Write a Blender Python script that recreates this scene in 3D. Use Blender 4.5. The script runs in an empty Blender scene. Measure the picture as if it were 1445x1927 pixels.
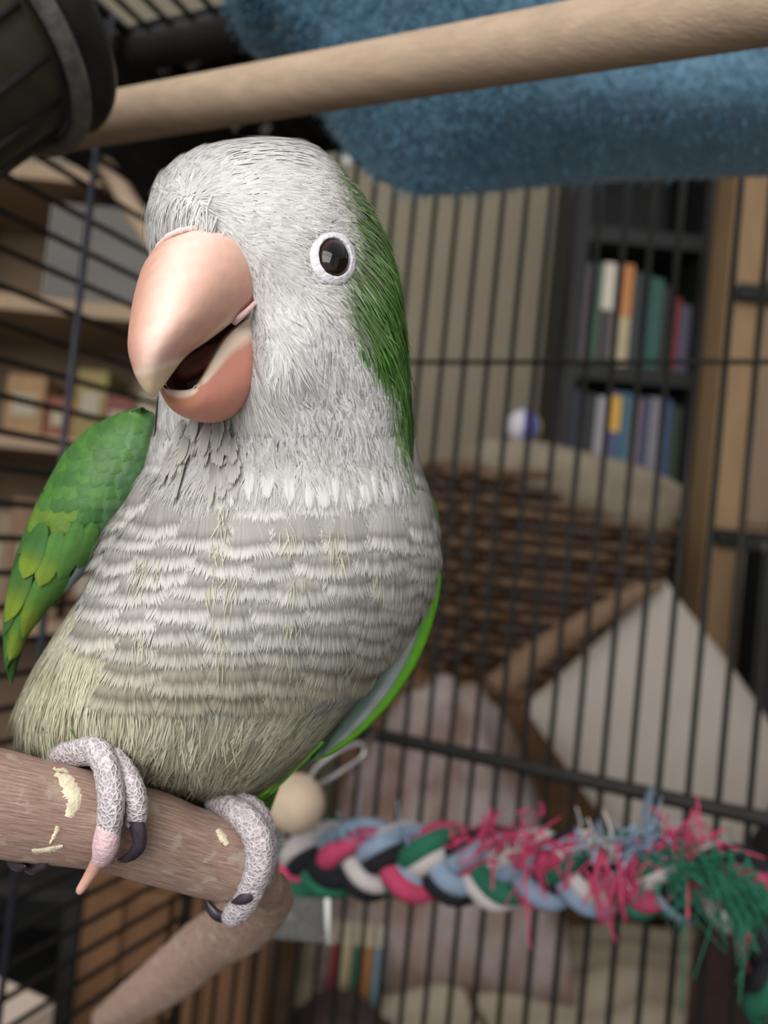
import bpy, math, random
import numpy as np
from mathutils import Vector, Matrix

random.seed(7)
rng = np.random.default_rng(11)
scene = bpy.context.scene
COL = scene.collection

# ------------------------------------------------------------------ camera
F = 1456.0                      # focal length in pixels of the 1445 x 1927 frame
CX, CY = 722.5, 963.5
CAMZ = 1.15
PITCH = math.radians(1.65)
ROLL = math.radians(5.7)
fw = Vector((0, math.cos(PITCH), math.sin(PITCH)))
up0 = Vector((0, -math.sin(PITCH), math.cos(PITCH)))
rt0 = Vector((1, 0, 0))
RT = rt0 * math.cos(ROLL) + up0 * math.sin(ROLL)
UP = rt0 * -math.sin(ROLL) + up0 * math.cos(ROLL)
CAM = Vector((0, 0, CAMZ))
cd = bpy.data.cameras.new('camera')
cam = bpy.data.objects.new('camera', cd)
COL.objects.link(cam)
M = Matrix((RT, UP, -fw)).transposed().to_4x4()
M.translation = CAM
cam.matrix_world = M
cd.sensor_fit = 'VERTICAL'
cd.sensor_height = 24.0
cd.lens = 24.0 * F / 1927.0
cd.clip_start = 0.005
cd.clip_end = 50
cd.dof.use_dof = True
cd.dof.focus_distance = 0.113
cd.dof.aperture_fstop = cd.lens / 1.75
scene.camera = cam

# ------------------------------------------------------------------ light
w = bpy.data.worlds.new('world')
scene.world = w
w.use_nodes = True
w.node_tree.nodes['Background'].inputs[0].default_value = (0.95, 0.97, 1.0, 1)
w.node_tree.nodes['Background'].inputs[1].default_value = 0.55


def area(name, loc, target, sx, sy, power, color):
    l = bpy.data.lights.new(name, 'AREA')
    l.shape = 'RECTANGLE'
    l.size, l.size_y = sx, sy
    l.energy = power
    l.color = color
    o = bpy.data.objects.new(name, l)
    COL.objects.link(o)
    o.location = loc
    o.rotation_euler = (Vector(target) - Vector(loc)).to_track_quat('-Z', 'Y').to_euler()
    return o


# the window of the room, behind the camera to the left
area('window_light', (-0.45, -0.95, CAMZ + 0.75), (0, 0.15, CAMZ), 1.3, 1.3, 30, (1.0, 0.985, 0.96))

vs = scene.view_settings
scene.display_settings.display_device = 'sRGB'
vs.view_transform = 'Standard'
vs.look = 'None'
vs.exposure = 0.27
vs.gamma = 1.0
vs.use_curve_mapping = False


# ------------------------------------------------------------------ helpers
RTn, UPn, FWn, CAMn = (np.array(v) for v in (RT, UP, fw, CAM))


def unproj(px, py, d):
    px, py, d = np.broadcast_arrays(np.asarray(px, float), np.asarray(py, float), np.asarray(d, float))
    x = (px - CX) / F * d
    y = -(py - CY) / F * d
    return CAMn + x[..., None] * RTn + y[..., None] * UPn + d[..., None] * FWn


D0 = 0.13                        # the bird stands 13 cm from the lens


def U(p):
    """bird space (pixel x, pixel y, depth offset in pixel-sized units) -> world"""
    p = np.asarray(p, float)
    return unproj(p[..., 0], p[..., 1], D0 * (1 + p[..., 2] / F))


def UD(d):
    """bird space direction -> world direction"""
    d = np.asarray(d, float)
    return d[..., :1] * RTn - d[..., 1:2] * UPn + d[..., 2:3] * FWn


def W(px, py, Y):
    """point on the ray of a pixel where it meets the upright plane y = Y"""
    d = (px - CX) / F * RTn - (py - CY) / F * UPn + FWn
    return Vector(CAMn + d * (Y / d[1]))


def srgb(r, g, b):
    f = lambda c: (c / 255 / 12.92) if c / 255 <= 0.04045 else ((c / 255 + 0.055) / 1.055) ** 2.4
    return (f(r), f(g), f(b))


def mat(name, c, rough=0.7, var=0.0, scale=60.0, c2=None, bump=0.0, bscale=None, metallic=0.0,
        stretch=(1, 1, 1), alpha=None, trans=0.0, sheen=0.0, spec=0.5, coord='Object'):
    m = bpy.data.materials.new(name)
    m.use_nodes = True
    nt = m.node_tree
    b = nt.nodes['Principled BSDF']
    b.inputs['Roughness'].default_value = rough
    b.inputs['Metallic'].default_value = metallic
    b.inputs['Specular IOR Level'].default_value = spec
    b.inputs['Base Color'].default_value = (*c, 1)
    if trans:
        b.inputs['Transmission Weight'].default_value = trans
    if sheen:
        b.inputs['Sheen Weight'].default_value = sheen
    if var > 0 or c2 or bump:
        tc = nt.nodes.new('ShaderNodeTexCoord')
        mp = nt.nodes.new('ShaderNodeMapping')
        mp.inputs['Scale'].default_value = stretch
        nt.links.new(tc.outputs[coord], mp.inputs[0])
        nz = nt.nodes.new('ShaderNodeTexNoise')
        nz.inputs['Scale'].default_value = scale
        nz.inputs['Detail'].default_value = 6
        nt.links.new(mp.outputs[0], nz.inputs['Vector'])
        if var > 0 or c2:
            rp = nt.nodes.new('ShaderNodeValToRGB')
            rp.color_ramp.elements[0].position = 0.35
            rp.color_ramp.elements[1].position = 0.65
            a = tuple(x * (1 - var) for x in c) if not c2 else c
            d = c2 if c2 else tuple(min(1, x * (1 + var)) for x in c)
            rp.color_ramp.elements[0].color = (*a, 1)
            rp.color_ramp.elements[1].color = (*d, 1)
            nt.links.new(nz.outputs[0], rp.inputs[0])
            nt.links.new(rp.outputs[0], b.inputs['Base Color'])
        if bump:
            bp = nt.nodes.new('ShaderNodeBump')
            bp.inputs['Strength'].default_value = 1.0
            bp.inputs['Distance'].default_value = bump
            src = nz
            if bscale:
                src = nt.nodes.new('ShaderNodeTexNoise')
                src.inputs['Scale'].default_value = bscale
                src.inputs['Detail'].default_value = 5
                nt.links.new(mp.outputs[0], src.inputs['Vector'])
            nt.links.new(src.outputs[0], bp.inputs['Height'])
            nt.links.new(bp.outputs[0], b.inputs['Normal'])
    return m


def vmat(name, rough=0.6, translucent=0.0, spec=0.3, sss=0.0, bump=0.0, bscale=400, coat=0.0, nrm=False):
    """material that takes its colour from the attribute Col of the mesh"""
    m = bpy.data.materials.new(name)
    m.use_nodes = True
    nt = m.node_tree
    b = nt.nodes['Principled BSDF']
    at = nt.nodes.new('ShaderNodeAttribute')
    at.attribute_name = 'Col'
    nt.links.new(at.outputs['Color'], b.inputs['Base Color'])
    b.inputs['Roughness'].default_value = rough
    b.inputs['Specular IOR Level'].default_value = spec
    b.inputs['Coat Weight'].default_value = coat
    if sss:
        b.inputs['Subsurface Weight'].default_value = sss
        b.inputs['Subsurface Radius'].default_value = (0.004, 0.0016, 0.001)
        b.inputs['Subsurface Scale'].default_value = 0.5
    if bump:
        tc = nt.nodes.new('ShaderNodeTexCoord')
        nz = nt.nodes.new('ShaderNodeTexNoise')
        nz.inputs['Scale'].default_value = bscale
        nz.inputs['Detail'].default_value = 4
        bp = nt.nodes.new('ShaderNodeBump')
        bp.inputs['Distance'].default_value = bump
        nt.links.new(tc.outputs['Object'], nz.inputs['Vector'])
        nt.links.new(nz.outputs[0], bp.inputs['Height'])
        nt.links.new(bp.outputs[0], b.inputs['Normal'])
    if nrm:      # vanes and down are shaded with the lie of the plumage
        an = nt.nodes.new('ShaderNodeAttribute')
        an.attribute_name = 'Nrm'
        nt.links.new(an.outputs['Vector'], b.inputs['Normal'])
    if translucent:
        tr = nt.nodes.new('ShaderNodeBsdfTranslucent')
        nt.links.new(at.outputs['Color'], tr.inputs['Color'])
        if nrm:
            nt.links.new(an.outputs['Vector'], tr.inputs['Normal'])
        mx = nt.nodes.new('ShaderNodeMixShader')
        mx.inputs[0].default_value = translucent
        nt.links.new(b.outputs[0], mx.inputs[1])
        nt.links.new(tr.outputs[0], mx.inputs[2])
        nt.links.new(mx.outputs[0], nt.nodes['Material Output'].inputs[0])
    return m


def tag(o, label=None, cat=None, group=None, kind=None):
    if label:
        o['label'] = label
    if cat:
        o['category'] = cat
    if group:
        o['group'] = group
    if kind:
        o['kind'] = kind
    return o


def empty(name, loc, label=None, cat=None, group=None):
    o = bpy.data.objects.new(name, None)
    o.empty_display_size = 0.01
    COL.objects.link(o)
    o.location = loc
    return tag(o, label, cat, group)


def link(name, me, parent=None, loc=None):
    o = bpy.data.objects.new(name, me)
    COL.objects.link(o)
    if loc is not None:
        o.location = loc
    if parent is not None:
        o.parent = parent
        o.matrix_parent_inverse = Matrix.Translation(-world_loc(parent))
    return o


def world_loc(o):
    v = Vector(o.location)
    if o.parent:
        v = world_loc(o.parent) + Matrix(o.matrix_parent_inverse).translation + v
    return v


def mesh(name, V, Fc, material, parent=None, col=None, smooth=True, loc=None, nrm=None):
    """V in world coordinates; the object's origin goes to loc (default: the middle of the mesh)"""
    V = np.asarray(V, float)
    o0 = V.mean(0) if loc is None else np.array(loc, float)
    me = bpy.data.meshes.new(name)
    me.from_pydata((V - o0).tolist(), [], Fc if isinstance(Fc, list) else Fc.tolist())
    if smooth:
        me.polygons.foreach_set('use_smooth', np.ones(len(me.polygons), bool))
    if col is not None:
        a = me.color_attributes.new('Col', 'FLOAT_COLOR', 'POINT')
        c = np.ones((len(V), 4), np.float32)
        c[:, :3] = np.clip(col, 0, 1)
        a.data.foreach_set('color', c.ravel())
    if nrm is not None:
        a = me.attributes.new('Nrm', 'FLOAT_VECTOR', 'POINT')
        a.data.foreach_set('vector', np.asarray(nrm, np.float32).ravel())
    me.materials.append(material)
    me.update()
    return link(name, me, parent, Vector(o0))


def grid_faces(nu, nv, wrap_u=False, wrap_v=False, off=0):
    iu = np.arange(nu if wrap_u else nu - 1)
    iv = np.arange(nv if wrap_v else nv - 1)
    a, b = np.meshgrid(iu, iv, indexing='ij')
    a2, b2 = (a + 1) % nu, (b + 1) % nv
    f = np.stack([a * nv + b, a * nv + b2, a2 * nv + b2, a2 * nv + b], -1)
    return f.reshape(-1, 4) + off


def box_data(x0, x1, y0, y1, z0, z1):
    V = [(x, y, z) for x in (x0, x1) for y in (y0, y1) for z in (z0, z1)]
    Fc = [[0, 1, 3, 2], [4, 6, 7, 5], [0, 4, 5, 1], [2, 3, 7, 6], [0, 2, 6, 4], [1, 5, 7, 3]]
    return np.array(V, float), Fc


def box(name, x0, x1, y0, y1, z0, z1, material, parent=None, bevel=0.0, rotz=0.0, pivot=None):
    V, Fc = box_data(x0, x1, y0, y1, z0, z1)
    if rotz:
        pv = np.array(pivot if pivot is not None else V.mean(0))
        c, s = math.cos(rotz), math.sin(rotz)
        d = V - pv
        V = pv + np.stack([d[:, 0] * c - d[:, 1] * s, d[:, 0] * s + d[:, 1] * c, d[:, 2]], -1)
    o = mesh(name, V, Fc, material, parent, smooth=False)
    if bevel:
        md = o.modifiers.new('bevel', 'BEVEL')
        md.width = bevel
        md.segments = 2
    return o


def resample(P, n):
    """Catmull-Rom through the points (any dimension)"""
    P = np.asarray(P, float)
    Q = np.vstack([2 * P[0] - P[1], P, 2 * P[-1] - P[-2]])
    t = np.linspace(0, len(P) - 1, n)
    i = np.minimum(t.astype(int), len(P) - 2)
    u = (t - i)[:, None]
    p0, p1, p2, p3 = Q[i], Q[i + 1], Q[i + 2], Q[i + 3]
    return 0.5 * (2 * p1 + (p2 - p0) * u + (2 * p0 - 5 * p1 + 4 * p2 - p3) * u ** 2 + (3 * p1 - p0 - 3 * p2 + p3) * u ** 3)


def frames(C):
    T = np.gradient(C, axis=0)
    T /= np.linalg.norm(T, axis=1)[:, None] + 1e-12
    a = np.array([0.123, 0.32, 0.94])
    N = np.zeros_like(C)
    n = a - T[0] * (a @ T[0])
    for i in range(len(C)):
        n = n - T[i] * (n @ T[i])
        n /= np.linalg.norm(n) + 1e-12
        N[i] = n
    return T, N, np.cross(T, N)


def tube_data(C, R, seg=10, fl=1.0):
    C = np.asarray(C, float)
    R = np.broadcast_to(np.asarray(R, float), (len(C),))
    T, N, B = frames(C)
    a = np.linspace(0, 2 * np.pi, seg, endpoint=False)
    V = C[:, None] + R[:, None, None] * (np.cos(a)[None, :, None] * N[:, None] + fl * np.sin(a)[None, :, None] * B[:, None])
    V = V.reshape(-1, 3)
    Fc = grid_faces(len(C), seg, wrap_v=True).tolist()
    Fc.append(list(range(seg))[::-1])
    Fc.append([(len(C) - 1) * seg + k for k in range(seg)])
    return V, Fc


def tube(name, C, R, material, parent=None, seg=10, fl=1.0, col=None):
    V, Fc = tube_data(C, R, seg, fl)
    return mesh(name, V, Fc, material, parent, col=col)


def merge(parts):
    Vs, Fs, o = [], [], 0
    for V, Fc in parts:
        Vs.append(np.asarray(V))
        Fs += [[i + o for i in f] for f in (Fc if isinstance(Fc, list) else Fc.tolist())]
        o += len(V)
    return np.vstack(Vs), Fs


def lathe_data(prof, axis_o, axis_d, seg=48):
    """prof: (radius, height) pairs about an axis"""
    d = np.array(axis_d, float)
    d /= np.linalg.norm(d)
    n = np.cross(d, [0.3, 0.9, 0.1])
    n /= np.linalg.norm(n)
    b = np.cross(d, n)
    a = np.linspace(0, 2 * np.pi, seg, endpoint=False)
    prof = np.asarray(prof, float)
    V = np.array(axis_o)[None, None] + prof[:, 1][:, None, None] * d + prof[:, 0][:, None, None] * (
        np.cos(a)[None, :, None] * n + np.sin(a)[None, :, None] * b)
    return V.reshape(-1, 3), grid_faces(len(prof), seg, wrap_v=True)


def ellipsoid_data(c, ax, nu=16, nv=24):
    """ax: three half-axis vectors"""
    th = np.linspace(0, np.pi, nu)
    ph = np.linspace(0, 2 * np.pi, nv, endpoint=False)
    t, p = np.meshgrid(th, ph, indexing='ij')
    ax = np.asarray(ax, float)
    V = np.array(c) + (np.sin(t) * np.cos(p))[..., None] * ax[0] + (np.sin(t) * np.sin(p))[..., None] * ax[1] + np.cos(t)[..., None] * ax[2]
    return V.reshape(-1, 3), grid_faces(nu, nv, wrap_v=True)


def vnoise(p, s, seed=0):
    """smooth pseudo noise in [-1, 1] from a few sines"""
    r = np.random.default_rng(seed)
    p = np.asarray(p, float) / s
    out = 0
    for k in range(6):
        d = r.normal(size=p.shape[-1])
        out = out + np.sin(p @ d * 1.7 + r.uniform(0, 6.28))
    return out / 3.2


# ------------------------------------------------------------------ the room
m_wall = mat('wall_paint', srgb(140, 131, 112), 0.9, 0.04, 8)
m_floor = mat('floor_wood', srgb(120, 96, 74), 0.6, 0.2, 14, stretch=(1, 8, 1))
m_black = mat('black_stained_wood', srgb(15, 15, 14), 0.6, 0.2, 30)
m_tan = mat('tan_wood', srgb(146, 118, 84), 0.6, 0.14, 9, stretch=(10, 10, 0.8))
m_tan2 = mat('tan_wood_panel', srgb(134, 112, 88), 0.65, 0.12, 9, stretch=(10, 10, 0.8))
m_brown = mat('orange_brown_wood', srgb(104, 73, 46), 0.6, 0.2, 9, stretch=(8, 8, 0.8))
m_dkbrown = mat('dark_brown_cloth', srgb(52, 38, 32), 0.9, 0.35, 30)

tag(box('floor', -2.2, 2.2, -1.0, 2.2, -0.05, 0.0, m_floor), kind='structure')
tag(box('wall_back', -2.2, 2.2, 2.1, 2.2, 0.0, 2.6, m_wall), kind='structure')
tag(box('wall_left', -2.2, -2.1, -1.0, 2.1, 0.0, 2.6, m_wall), kind='structure')
tag(box('wall_right', 2.1, 2.2, -1.0, 2.1, 0.0, 2.6, m_wall), kind='structure')
tag(box('baseboard_back', -2.1, 2.1, 2.08, 2.1, 0.0, 0.1, m_tan), kind='structure')

# bookcase with two rows of books in view
BY = 1.72
bl = W(1062, 690, BY).x
br = W(1318, 690, BY).x
sz1 = W(1190, 690, BY).z             # the shelf under the upper row
sz2 = W(1170, 905, BY).z             # the shelf under the lower row
sz0 = W(1210, 432, BY).z             # the shelf above the upper row
bc = empty('bookcase', ((bl + br) / 2, BY + 0.12, 0), 'narrow black bookcase with rows of books against the beige wall', 'bookcase')
top = sz0 + 0.34
box('side_panel', bl, bl + 0.03, BY, BY + 0.28, 0, top, m_black, bc)
box('side_panel', br - 0.018, br, BY, BY + 0.28, 0, top, m_black, bc)
box('back_panel', bl + 0.03, br - 0.018, BY + 0.27, BY + 0.28, 0, top, m_black, bc)
box('top_panel', bl + 0.03, br - 0.018, BY, BY + 0.27, top - 0.02, top, m_black, bc)
for z in (sz0, sz1, sz2, sz2 - 0.3, 0.08):
    box('shelf', bl + 0.03, br - 0.018, BY + 0.002, BY + 0.27, z - 0.035, z, m_black, bc)


def book(x, wd, z, h, c, band, label, group, dep=0.16):
    y0 = BY + 0.03
    m = mat('book_cover', tuple(0.72 * q for q in c), 0.55, 0.06, 40)
    o = empty('book', (x + wd / 2, y0 + dep / 2, z), label, 'book', group)
    V1, F1 = box_data(x, x + 0.0022, y0 + 0.003, y0 + dep, z + 0.0005, z + h)
    V2, F2 = box_data(x + wd - 0.0022, x + wd, y0 + 0.003, y0 + dep, z + 0.0005, z + h)
    mesh('cover', *merge([(V1, F1), (V2, F2)]), m, o, smooth=False)
    box('spine', x, x + wd, y0, y0 + 0.003, z + 0.0005, z + h, m, o)
    box('pages', x + 0.0022, x + wd - 0.0022, y0 + 0.003, y0 + dep - 0.006, z + 0.003, z + h - 0.004, m_paper, o)
    if band:
        box('spine_band', x + 0.0008, x + wd - 0.0008, y0 - 0.0012, y0, z + h * band[0], z + h * band[1], mat('spine_print', band[2], 0.5), o)


m_paper = mat('book_pages', srgb(196, 186, 160), 0.9, 0.05, 200)
upper = [  # width, height, colour, band, words
    (0.016, 0.235, (110, 100, 108), None, 'thin mauve grey book at the wall end of the upper bookcase row'),
    (0.022, 0.238, (62, 98, 74), None, 'green book next to the thin mauve one, upper bookcase row'),
    (0.024, 0.24, (70, 62, 60), (0.55, 1.0, srgb(206, 198, 178)), 'book with half cream half dark spine, upper bookcase row'),
    (0.015, 0.236, (150, 140, 136), None, 'slim pale grey book, upper bookcase row'),
    (0.022, 0.24, (208, 190, 150), (0.5, 1.0, srgb(190, 122, 66)), 'book with orange top and cream bottom spine, upper row'),
    (0.022, 0.225, (46, 60, 58), None, 'charcoal green book beside the orange and cream one'),
    (0.020, 0.22, (40, 84, 78), None, 'deep teal book, upper bookcase row'),
    (0.018, 0.215, (52, 104, 92), None, 'brighter teal book beside the deep teal one'),
    (0.016, 0.20, (34, 32, 34), None, 'short black book between teal and red ones'),
    (0.022, 0.175, (128, 34, 44), None, 'short dark red book, upper bookcase row'),
    (0.020, 0.16, (92, 88, 108), None, 'small slate purple book at the end of the upper row'),
]
lower = [
    (0.026, 0.2, (44, 56, 78), None, 'dark navy book at the wall end of the lower row'),
    (0.022, 0.195, (30, 32, 36), None, 'black book in the lower bookcase row'),
    (0.018, 0.19, (176, 168, 172), None, 'pale lilac white book, lower bookcase row'),
    (0.030, 0.205, (84, 92, 134), (0.55, 0.95, srgb(206, 158, 62)), 'blue book with a yellow orange emblem on its spine'),
    (0.018, 0.205, (58, 112, 132), None, 'teal blue book beside the one with yellow emblem'),
    (0.020, 0.195, (150, 128, 136), None, 'dusty pink book, lower bookcase row'),
    (0.016, 0.2, (62, 66, 96), None, 'indigo book, lower bookcase row'),
    (0.022, 0.2, (142, 138, 148), None, 'wide pale grey book, lower bookcase row'),
    (0.020, 0.198, (66, 90, 136), None, 'medium blue book, lower bookcase row'),
    (0.020, 0.185, (54, 66, 46), None, 'olive green book at the end of the lower row'),
]
for row, z, grp in ((upper, sz1, 'books on the upper shelf'), (lower, sz2, 'books on the lower shelf')):
    x = bl + 0.032
    tot = sum(r[0] for r in row) + 0.0008 * len(row)
    k = min(1.0, (br - 0.019 - x) / tot) if tot > (br - 0.019 - x) else (br - 0.02 - x) / tot
    for wd, h, c, band, lab in row:
        book(x, wd * k, z, h, srgb(*c), band, lab, grp)
        x += wd * k + 0.0008 * k

# tall tan cupboard to the right of the bookcase
TY = 1.62
tx0 = max(W(1312, 600, TY).x, br + 0.004)
tc = empty('cupboard', (tx0 + 0.35, TY + 0.2, 0), 'tall tan wooden cupboard with black rails beside the bookcase', 'cupboard')
ctop = W(1400, 180, TY).z
box('body', tx0, tx0 + 0.75, TY, TY + 0.42, 0, ctop, m_tan, tc)
rz = [W(1400, 556, TY).z, W(1360, 1010, TY).z]
for a, b in ((0.02, rz[1] - 0.03), (rz[1] + 0.03, rz[0] - 0.03), (rz[0] + 0.03, ctop - 0.02)):
    box('door_panel', tx0 + 0.07, tx0 + 0.72, TY - 0.014, TY, a, b, m_tan2, tc, bevel=0.003)
for z in rz:
    box('rail', tx0 + 0.012, tx0 + 0.74, TY - 0.03, TY, z - 0.016, z + 0.016, m_black, tc, bevel=0.002)

# the bed in front with beige sheet
m_sheet = mat('beige_sheet', srgb(162, 150, 129), 0.95, 0.07, 14, bump=0.004, bscale=18)
m_bedwood = mat('bed_wood', srgb(96, 66, 46), 0.6, 0.2, 12)
bz = CAMZ - 0.56
bx0, bx1, by0, by1 = -0.06, 1.25, 0.62, 1.28
bed = empty('bed', ((bx0 + bx1) / 2, (by0 + by1) / 2, 0), 'bed with a wrinkled beige sheet under the rope perch', 'bed')
gx, gy = np.meshgrid(np.linspace(bx0, bx1, 70), np.linspace(by0, by1, 44), indexing='ij')
P2 = np.stack([gx, gy], -1)
ed = np.minimum.reduce([gx - bx0, bx1 - gx, gy - by0, by1 - gy])
gz = bz + 0.012 * vnoise(P2 @ np.array([[1, .3], [-.3, 2.2]]), 0.13, 3) + 0.006 * vnoise(P2, 0.05, 4) - 0.05 * np.exp(-ed / 0.03)
mt = mesh('mattress', np.stack([gx, gy, gz], -1).reshape(-1, 3), grid_faces(70, 44), m_sheet, bed)
sd = mt.modifiers.new('thickness', 'SOLIDIFY')
sd.thickness = 0.16
sd.offset = 1
box('frame', bx0 + 0.01, bx1 - 0.01, by0 + 0.01, by1 - 0.01, 0.25, bz - 0.19, m_bedwood, bed)
for x in (bx0 + 0.03, bx1 - 0.09):
    for y in (by0 + 0.03, by1 - 0.09):
        box('leg', x, x + 0.06, y, y + 0.06, 0, 0.25, m_bedwood, bed)
m_cord = mat('cord_brown', srgb(92, 72, 52), 0.9, 0.2, 200)


def on_bed(px, py):
    d = (px - CX) / F * RTn - (py - CY) / F * UPn + FWn
    t = (bz + 0.014 - CAMZ) / d[2]
    return CAMn + d * t


sc = resample([on_bed(790, 1690), on_bed(830, 1760), on_bed(880, 1840), on_bed(935, 1935)], 24)
sc[:, 2] = bz + 0.012 * vnoise(sc[:, :2] @ np.array([[1, .3], [-.3, 2.2]]), 0.13, 3) + 0.006 * vnoise(sc[:, :2], 0.05, 4) + 0.004
tag(tube('cord', sc, 0.004, m_cord), 'thin brown cord lying across the beige sheet', 'cord')

# low chest behind the bed, carrying the basket
cz = CAMZ - 0.235
chest = empty('chest', (0.27, 1.47, 0), 'brown wooden chest behind the bed carrying the wicker basket', 'chest')
box('body', -0.03, 0.50, 1.30, 1.62, 0.05, cz - 0.02, m_brown, chest)
box('lid', -0.05, 0.52, 1.29, 1.63, cz - 0.02, cz, m_brown, chest, bevel=0.004)
for z in (0.3, 0.6):
    box('drawer', -0.01, 0.48, 1.288, 1.30, z - 0.12, z + 0.13, m_brown, chest, bevel=0.003)

# wicker basket: stakes and woven strands
m_wick = [mat('wicker_%d' % i, srgb(*c), 0.6, 0.25, 60) for i, c in enumerate([(88, 63, 44), (62, 44, 32), (102, 76, 53)])]
m_wickin = mat('wicker_core', srgb(40, 28, 20), 0.9)
bcx, bcy = W(1010, 1100, 1.46).x, 1.46
bw, bd, bh = 0.225, 0.13, 0.36
bk = empty('wicker_basket', (bcx, bcy, cz), 'dark brown woven wicker basket heaped with a folded blanket', 'basket')


def bask(a, z, ex=0.0):
    k = 1.0 - 0.16 * (1 - z / bh)
    ca, sa = np.cos(a), np.sin(a)
    q = 0.55
    return np.stack([bcx + (bw * k + ex) * np.sign(ca) * np.abs(ca) ** q,
                     bcy + (bd * k + ex) * np.sign(sa) * np.abs(sa) ** q,
                     np.broadcast_to(cz + 0.004 + z, np.shape(a))], -1)


aa = np.linspace(0, 2 * np.pi, 72, endpoint=False)
zz = np.linspace(0, bh, 5)
V = np.concatenate([bask(aa, z, -0.012) for z in zz])
Fc = grid_faces(5, 72, wrap_v=True).tolist() + [list(range(72))[::-1]]
mesh('core', V, Fc, m_wickin, bk)
for i in range(28):
    a = 2 * np.pi * (i + 0.5) / 28
    zs = np.linspace(0, bh, 7)
    tube('stake', np.array([bask(np.array(a), z, 0.001) for z in zs]), 0.0042, m_wick[1], bk, seg=6)
for r in range(18):
    z = 0.009 + r * (bh - 0.02) / 17
    a = np.linspace(0, 2 * np.pi, 169)
    ex = 0.0105 * np.sin(a * 14 + (r % 2) * np.pi)
    C = bask(a, z)
    C2 = bask(a, z, 0.02)
    d = (C2 - C) / 0.02
    C = C + d * ex[:, None]
    tube('strand', C, 0.0078, m_wick[r % 3], bk, seg=6)
C = bask(np.linspace(0, 2 * np.pi, 80), bh, 0.002)
tube('rim', C, 0.013, m_wick[0], bk, seg=8)

# folded blanket heaped over the basket
m_blan = mat('greybeige_blanket', srgb(130, 119, 101), 0.95, 0.14, 30, bump=0.003, bscale=60)
tl, tr_ = bcx - 0.19, bcx + 0.24
n1, n2 = 60, 30
u, v = np.meshgrid(np.linspace(0, 1, n1), np.linspace(0, 2 * np.pi, n2, endpoint=False), indexing='ij')
xx = tl + (tr_ - tl) * u
hgt = np.interp(u, [0, .15, .4, .7, 1], [0.035, 0.07, 0.062, 0.045, 0.02])
rim = cz + bh + 0.004
env = np.sqrt(np.clip(1 - (2 * u - 1) ** 6, 0, 1))
yv = bcy + 0.15 * env * np.sign(np.cos(v)) * np.abs(np.cos(v)) ** 0.6
sv = np.sin(v)
zv = rim + np.where(sv > 0, hgt * env * np.abs(sv) ** 0.6, -0.075 * env * np.abs(sv) ** 0.6 * np.interp(u, [0, .2, .55, 1], [.05, .15, 1.1, 1.5]))
P3 = np.stack([xx, yv, zv], -1)
P3 += 0.006 * vnoise(P3, 0.05, 9)[..., None] * np.array([0.3, 1, 0.8])
Fc = grid_faces(n1, n2, wrap_v=True).tolist() + [list(range(n2))[::-1], [(n1 - 1) * n2 + k for k in range(n2)]]
tag(mesh('blanket', P3.reshape(-1, 3), Fc, m_blan), 'folded grey beige blanket heaped on top of the wicker basket', 'blanket')

# little play ball on the blanket
bp = np.array([W(985, 802, bcy - 0.02).x, bcy - 0.02, 0])
ub = (bp[0] - tl) / (tr_ - tl)
bp[2] = rim + np.interp(ub, [0, .15, .4, .7, 1], [0.035, 0.07, 0.062, 0.045, 0.02]) + 0.030
ball = empty('play_ball', bp - np.array([0, 0, 0.034]), 'small play ball with white, purple, blue and yellow panels on blanket', 'ball')
pc = [srgb(92, 66, 118), srgb(196, 188, 196), srgb(74, 80, 150), srgb(190, 168, 66), srgb(150, 60, 66), srgb(190, 182, 190)]
for i in range(6):
    a = np.linspace(i, i + 1, 7) * math.pi / 3 + 2.42
    th = np.linspace(0, np.pi, 13)
    t, p = np.meshgrid(th, a, indexing='ij')
    V = bp + 0.034 * np.stack([np.sin(t) * np.cos(p), np.sin(t) * np.sin(p) * 1.0, np.cos(t)], -1)
    mesh('panel', V.reshape(-1, 3), grid_faces(13, 7), mat('ball_panel', pc[i], 0.4), ball)

# white pillow standing on its corner, tan rolled throw on its edge, pink cloth heap
m_white = mat('white_cotton', srgb(170, 161, 150), 0.95, 0.03, 12, bump=0.003, bscale=14)


def pillow(name, corners, thick, material, label, cat, n=34):
    c = [np.array(p) for p in corners]
    s, t = np.meshgrid(np.linspace(0, 1, n), np.linspace(0, 1, n), indexing='ij')
    base = (c[0] * ((1 - s) * (1 - t))[..., None] + c[1] * (s * (1 - t))[..., None] + c[2] * (s * t)[..., None] + c[3] * ((1 - s) * t)[..., None])
    nr = np.cross(c[1] - c[0], c[3] - c[0])
    nr /= np.linalg.norm(nr)
    prof = (np.clip(16 * s * (1 - s) * t * (1 - t), 0, 1)) ** 0.42
    wr = 0.004 * vnoise(base, 0.07, 5)
    A = base + nr * (thick * prof + wr * prof)[..., None]
    B = base - nr * (thick * prof - wr * prof)[..., None]
    V = np.concatenate([A.reshape(-1, 3), B.reshape(-1, 3)])
    Fc = np.concatenate([grid_faces(n, n), grid_faces(n, n, off=n * n)[:, ::-1]])
    return tag(mesh(name, V, Fc, material), label, cat)


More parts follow.
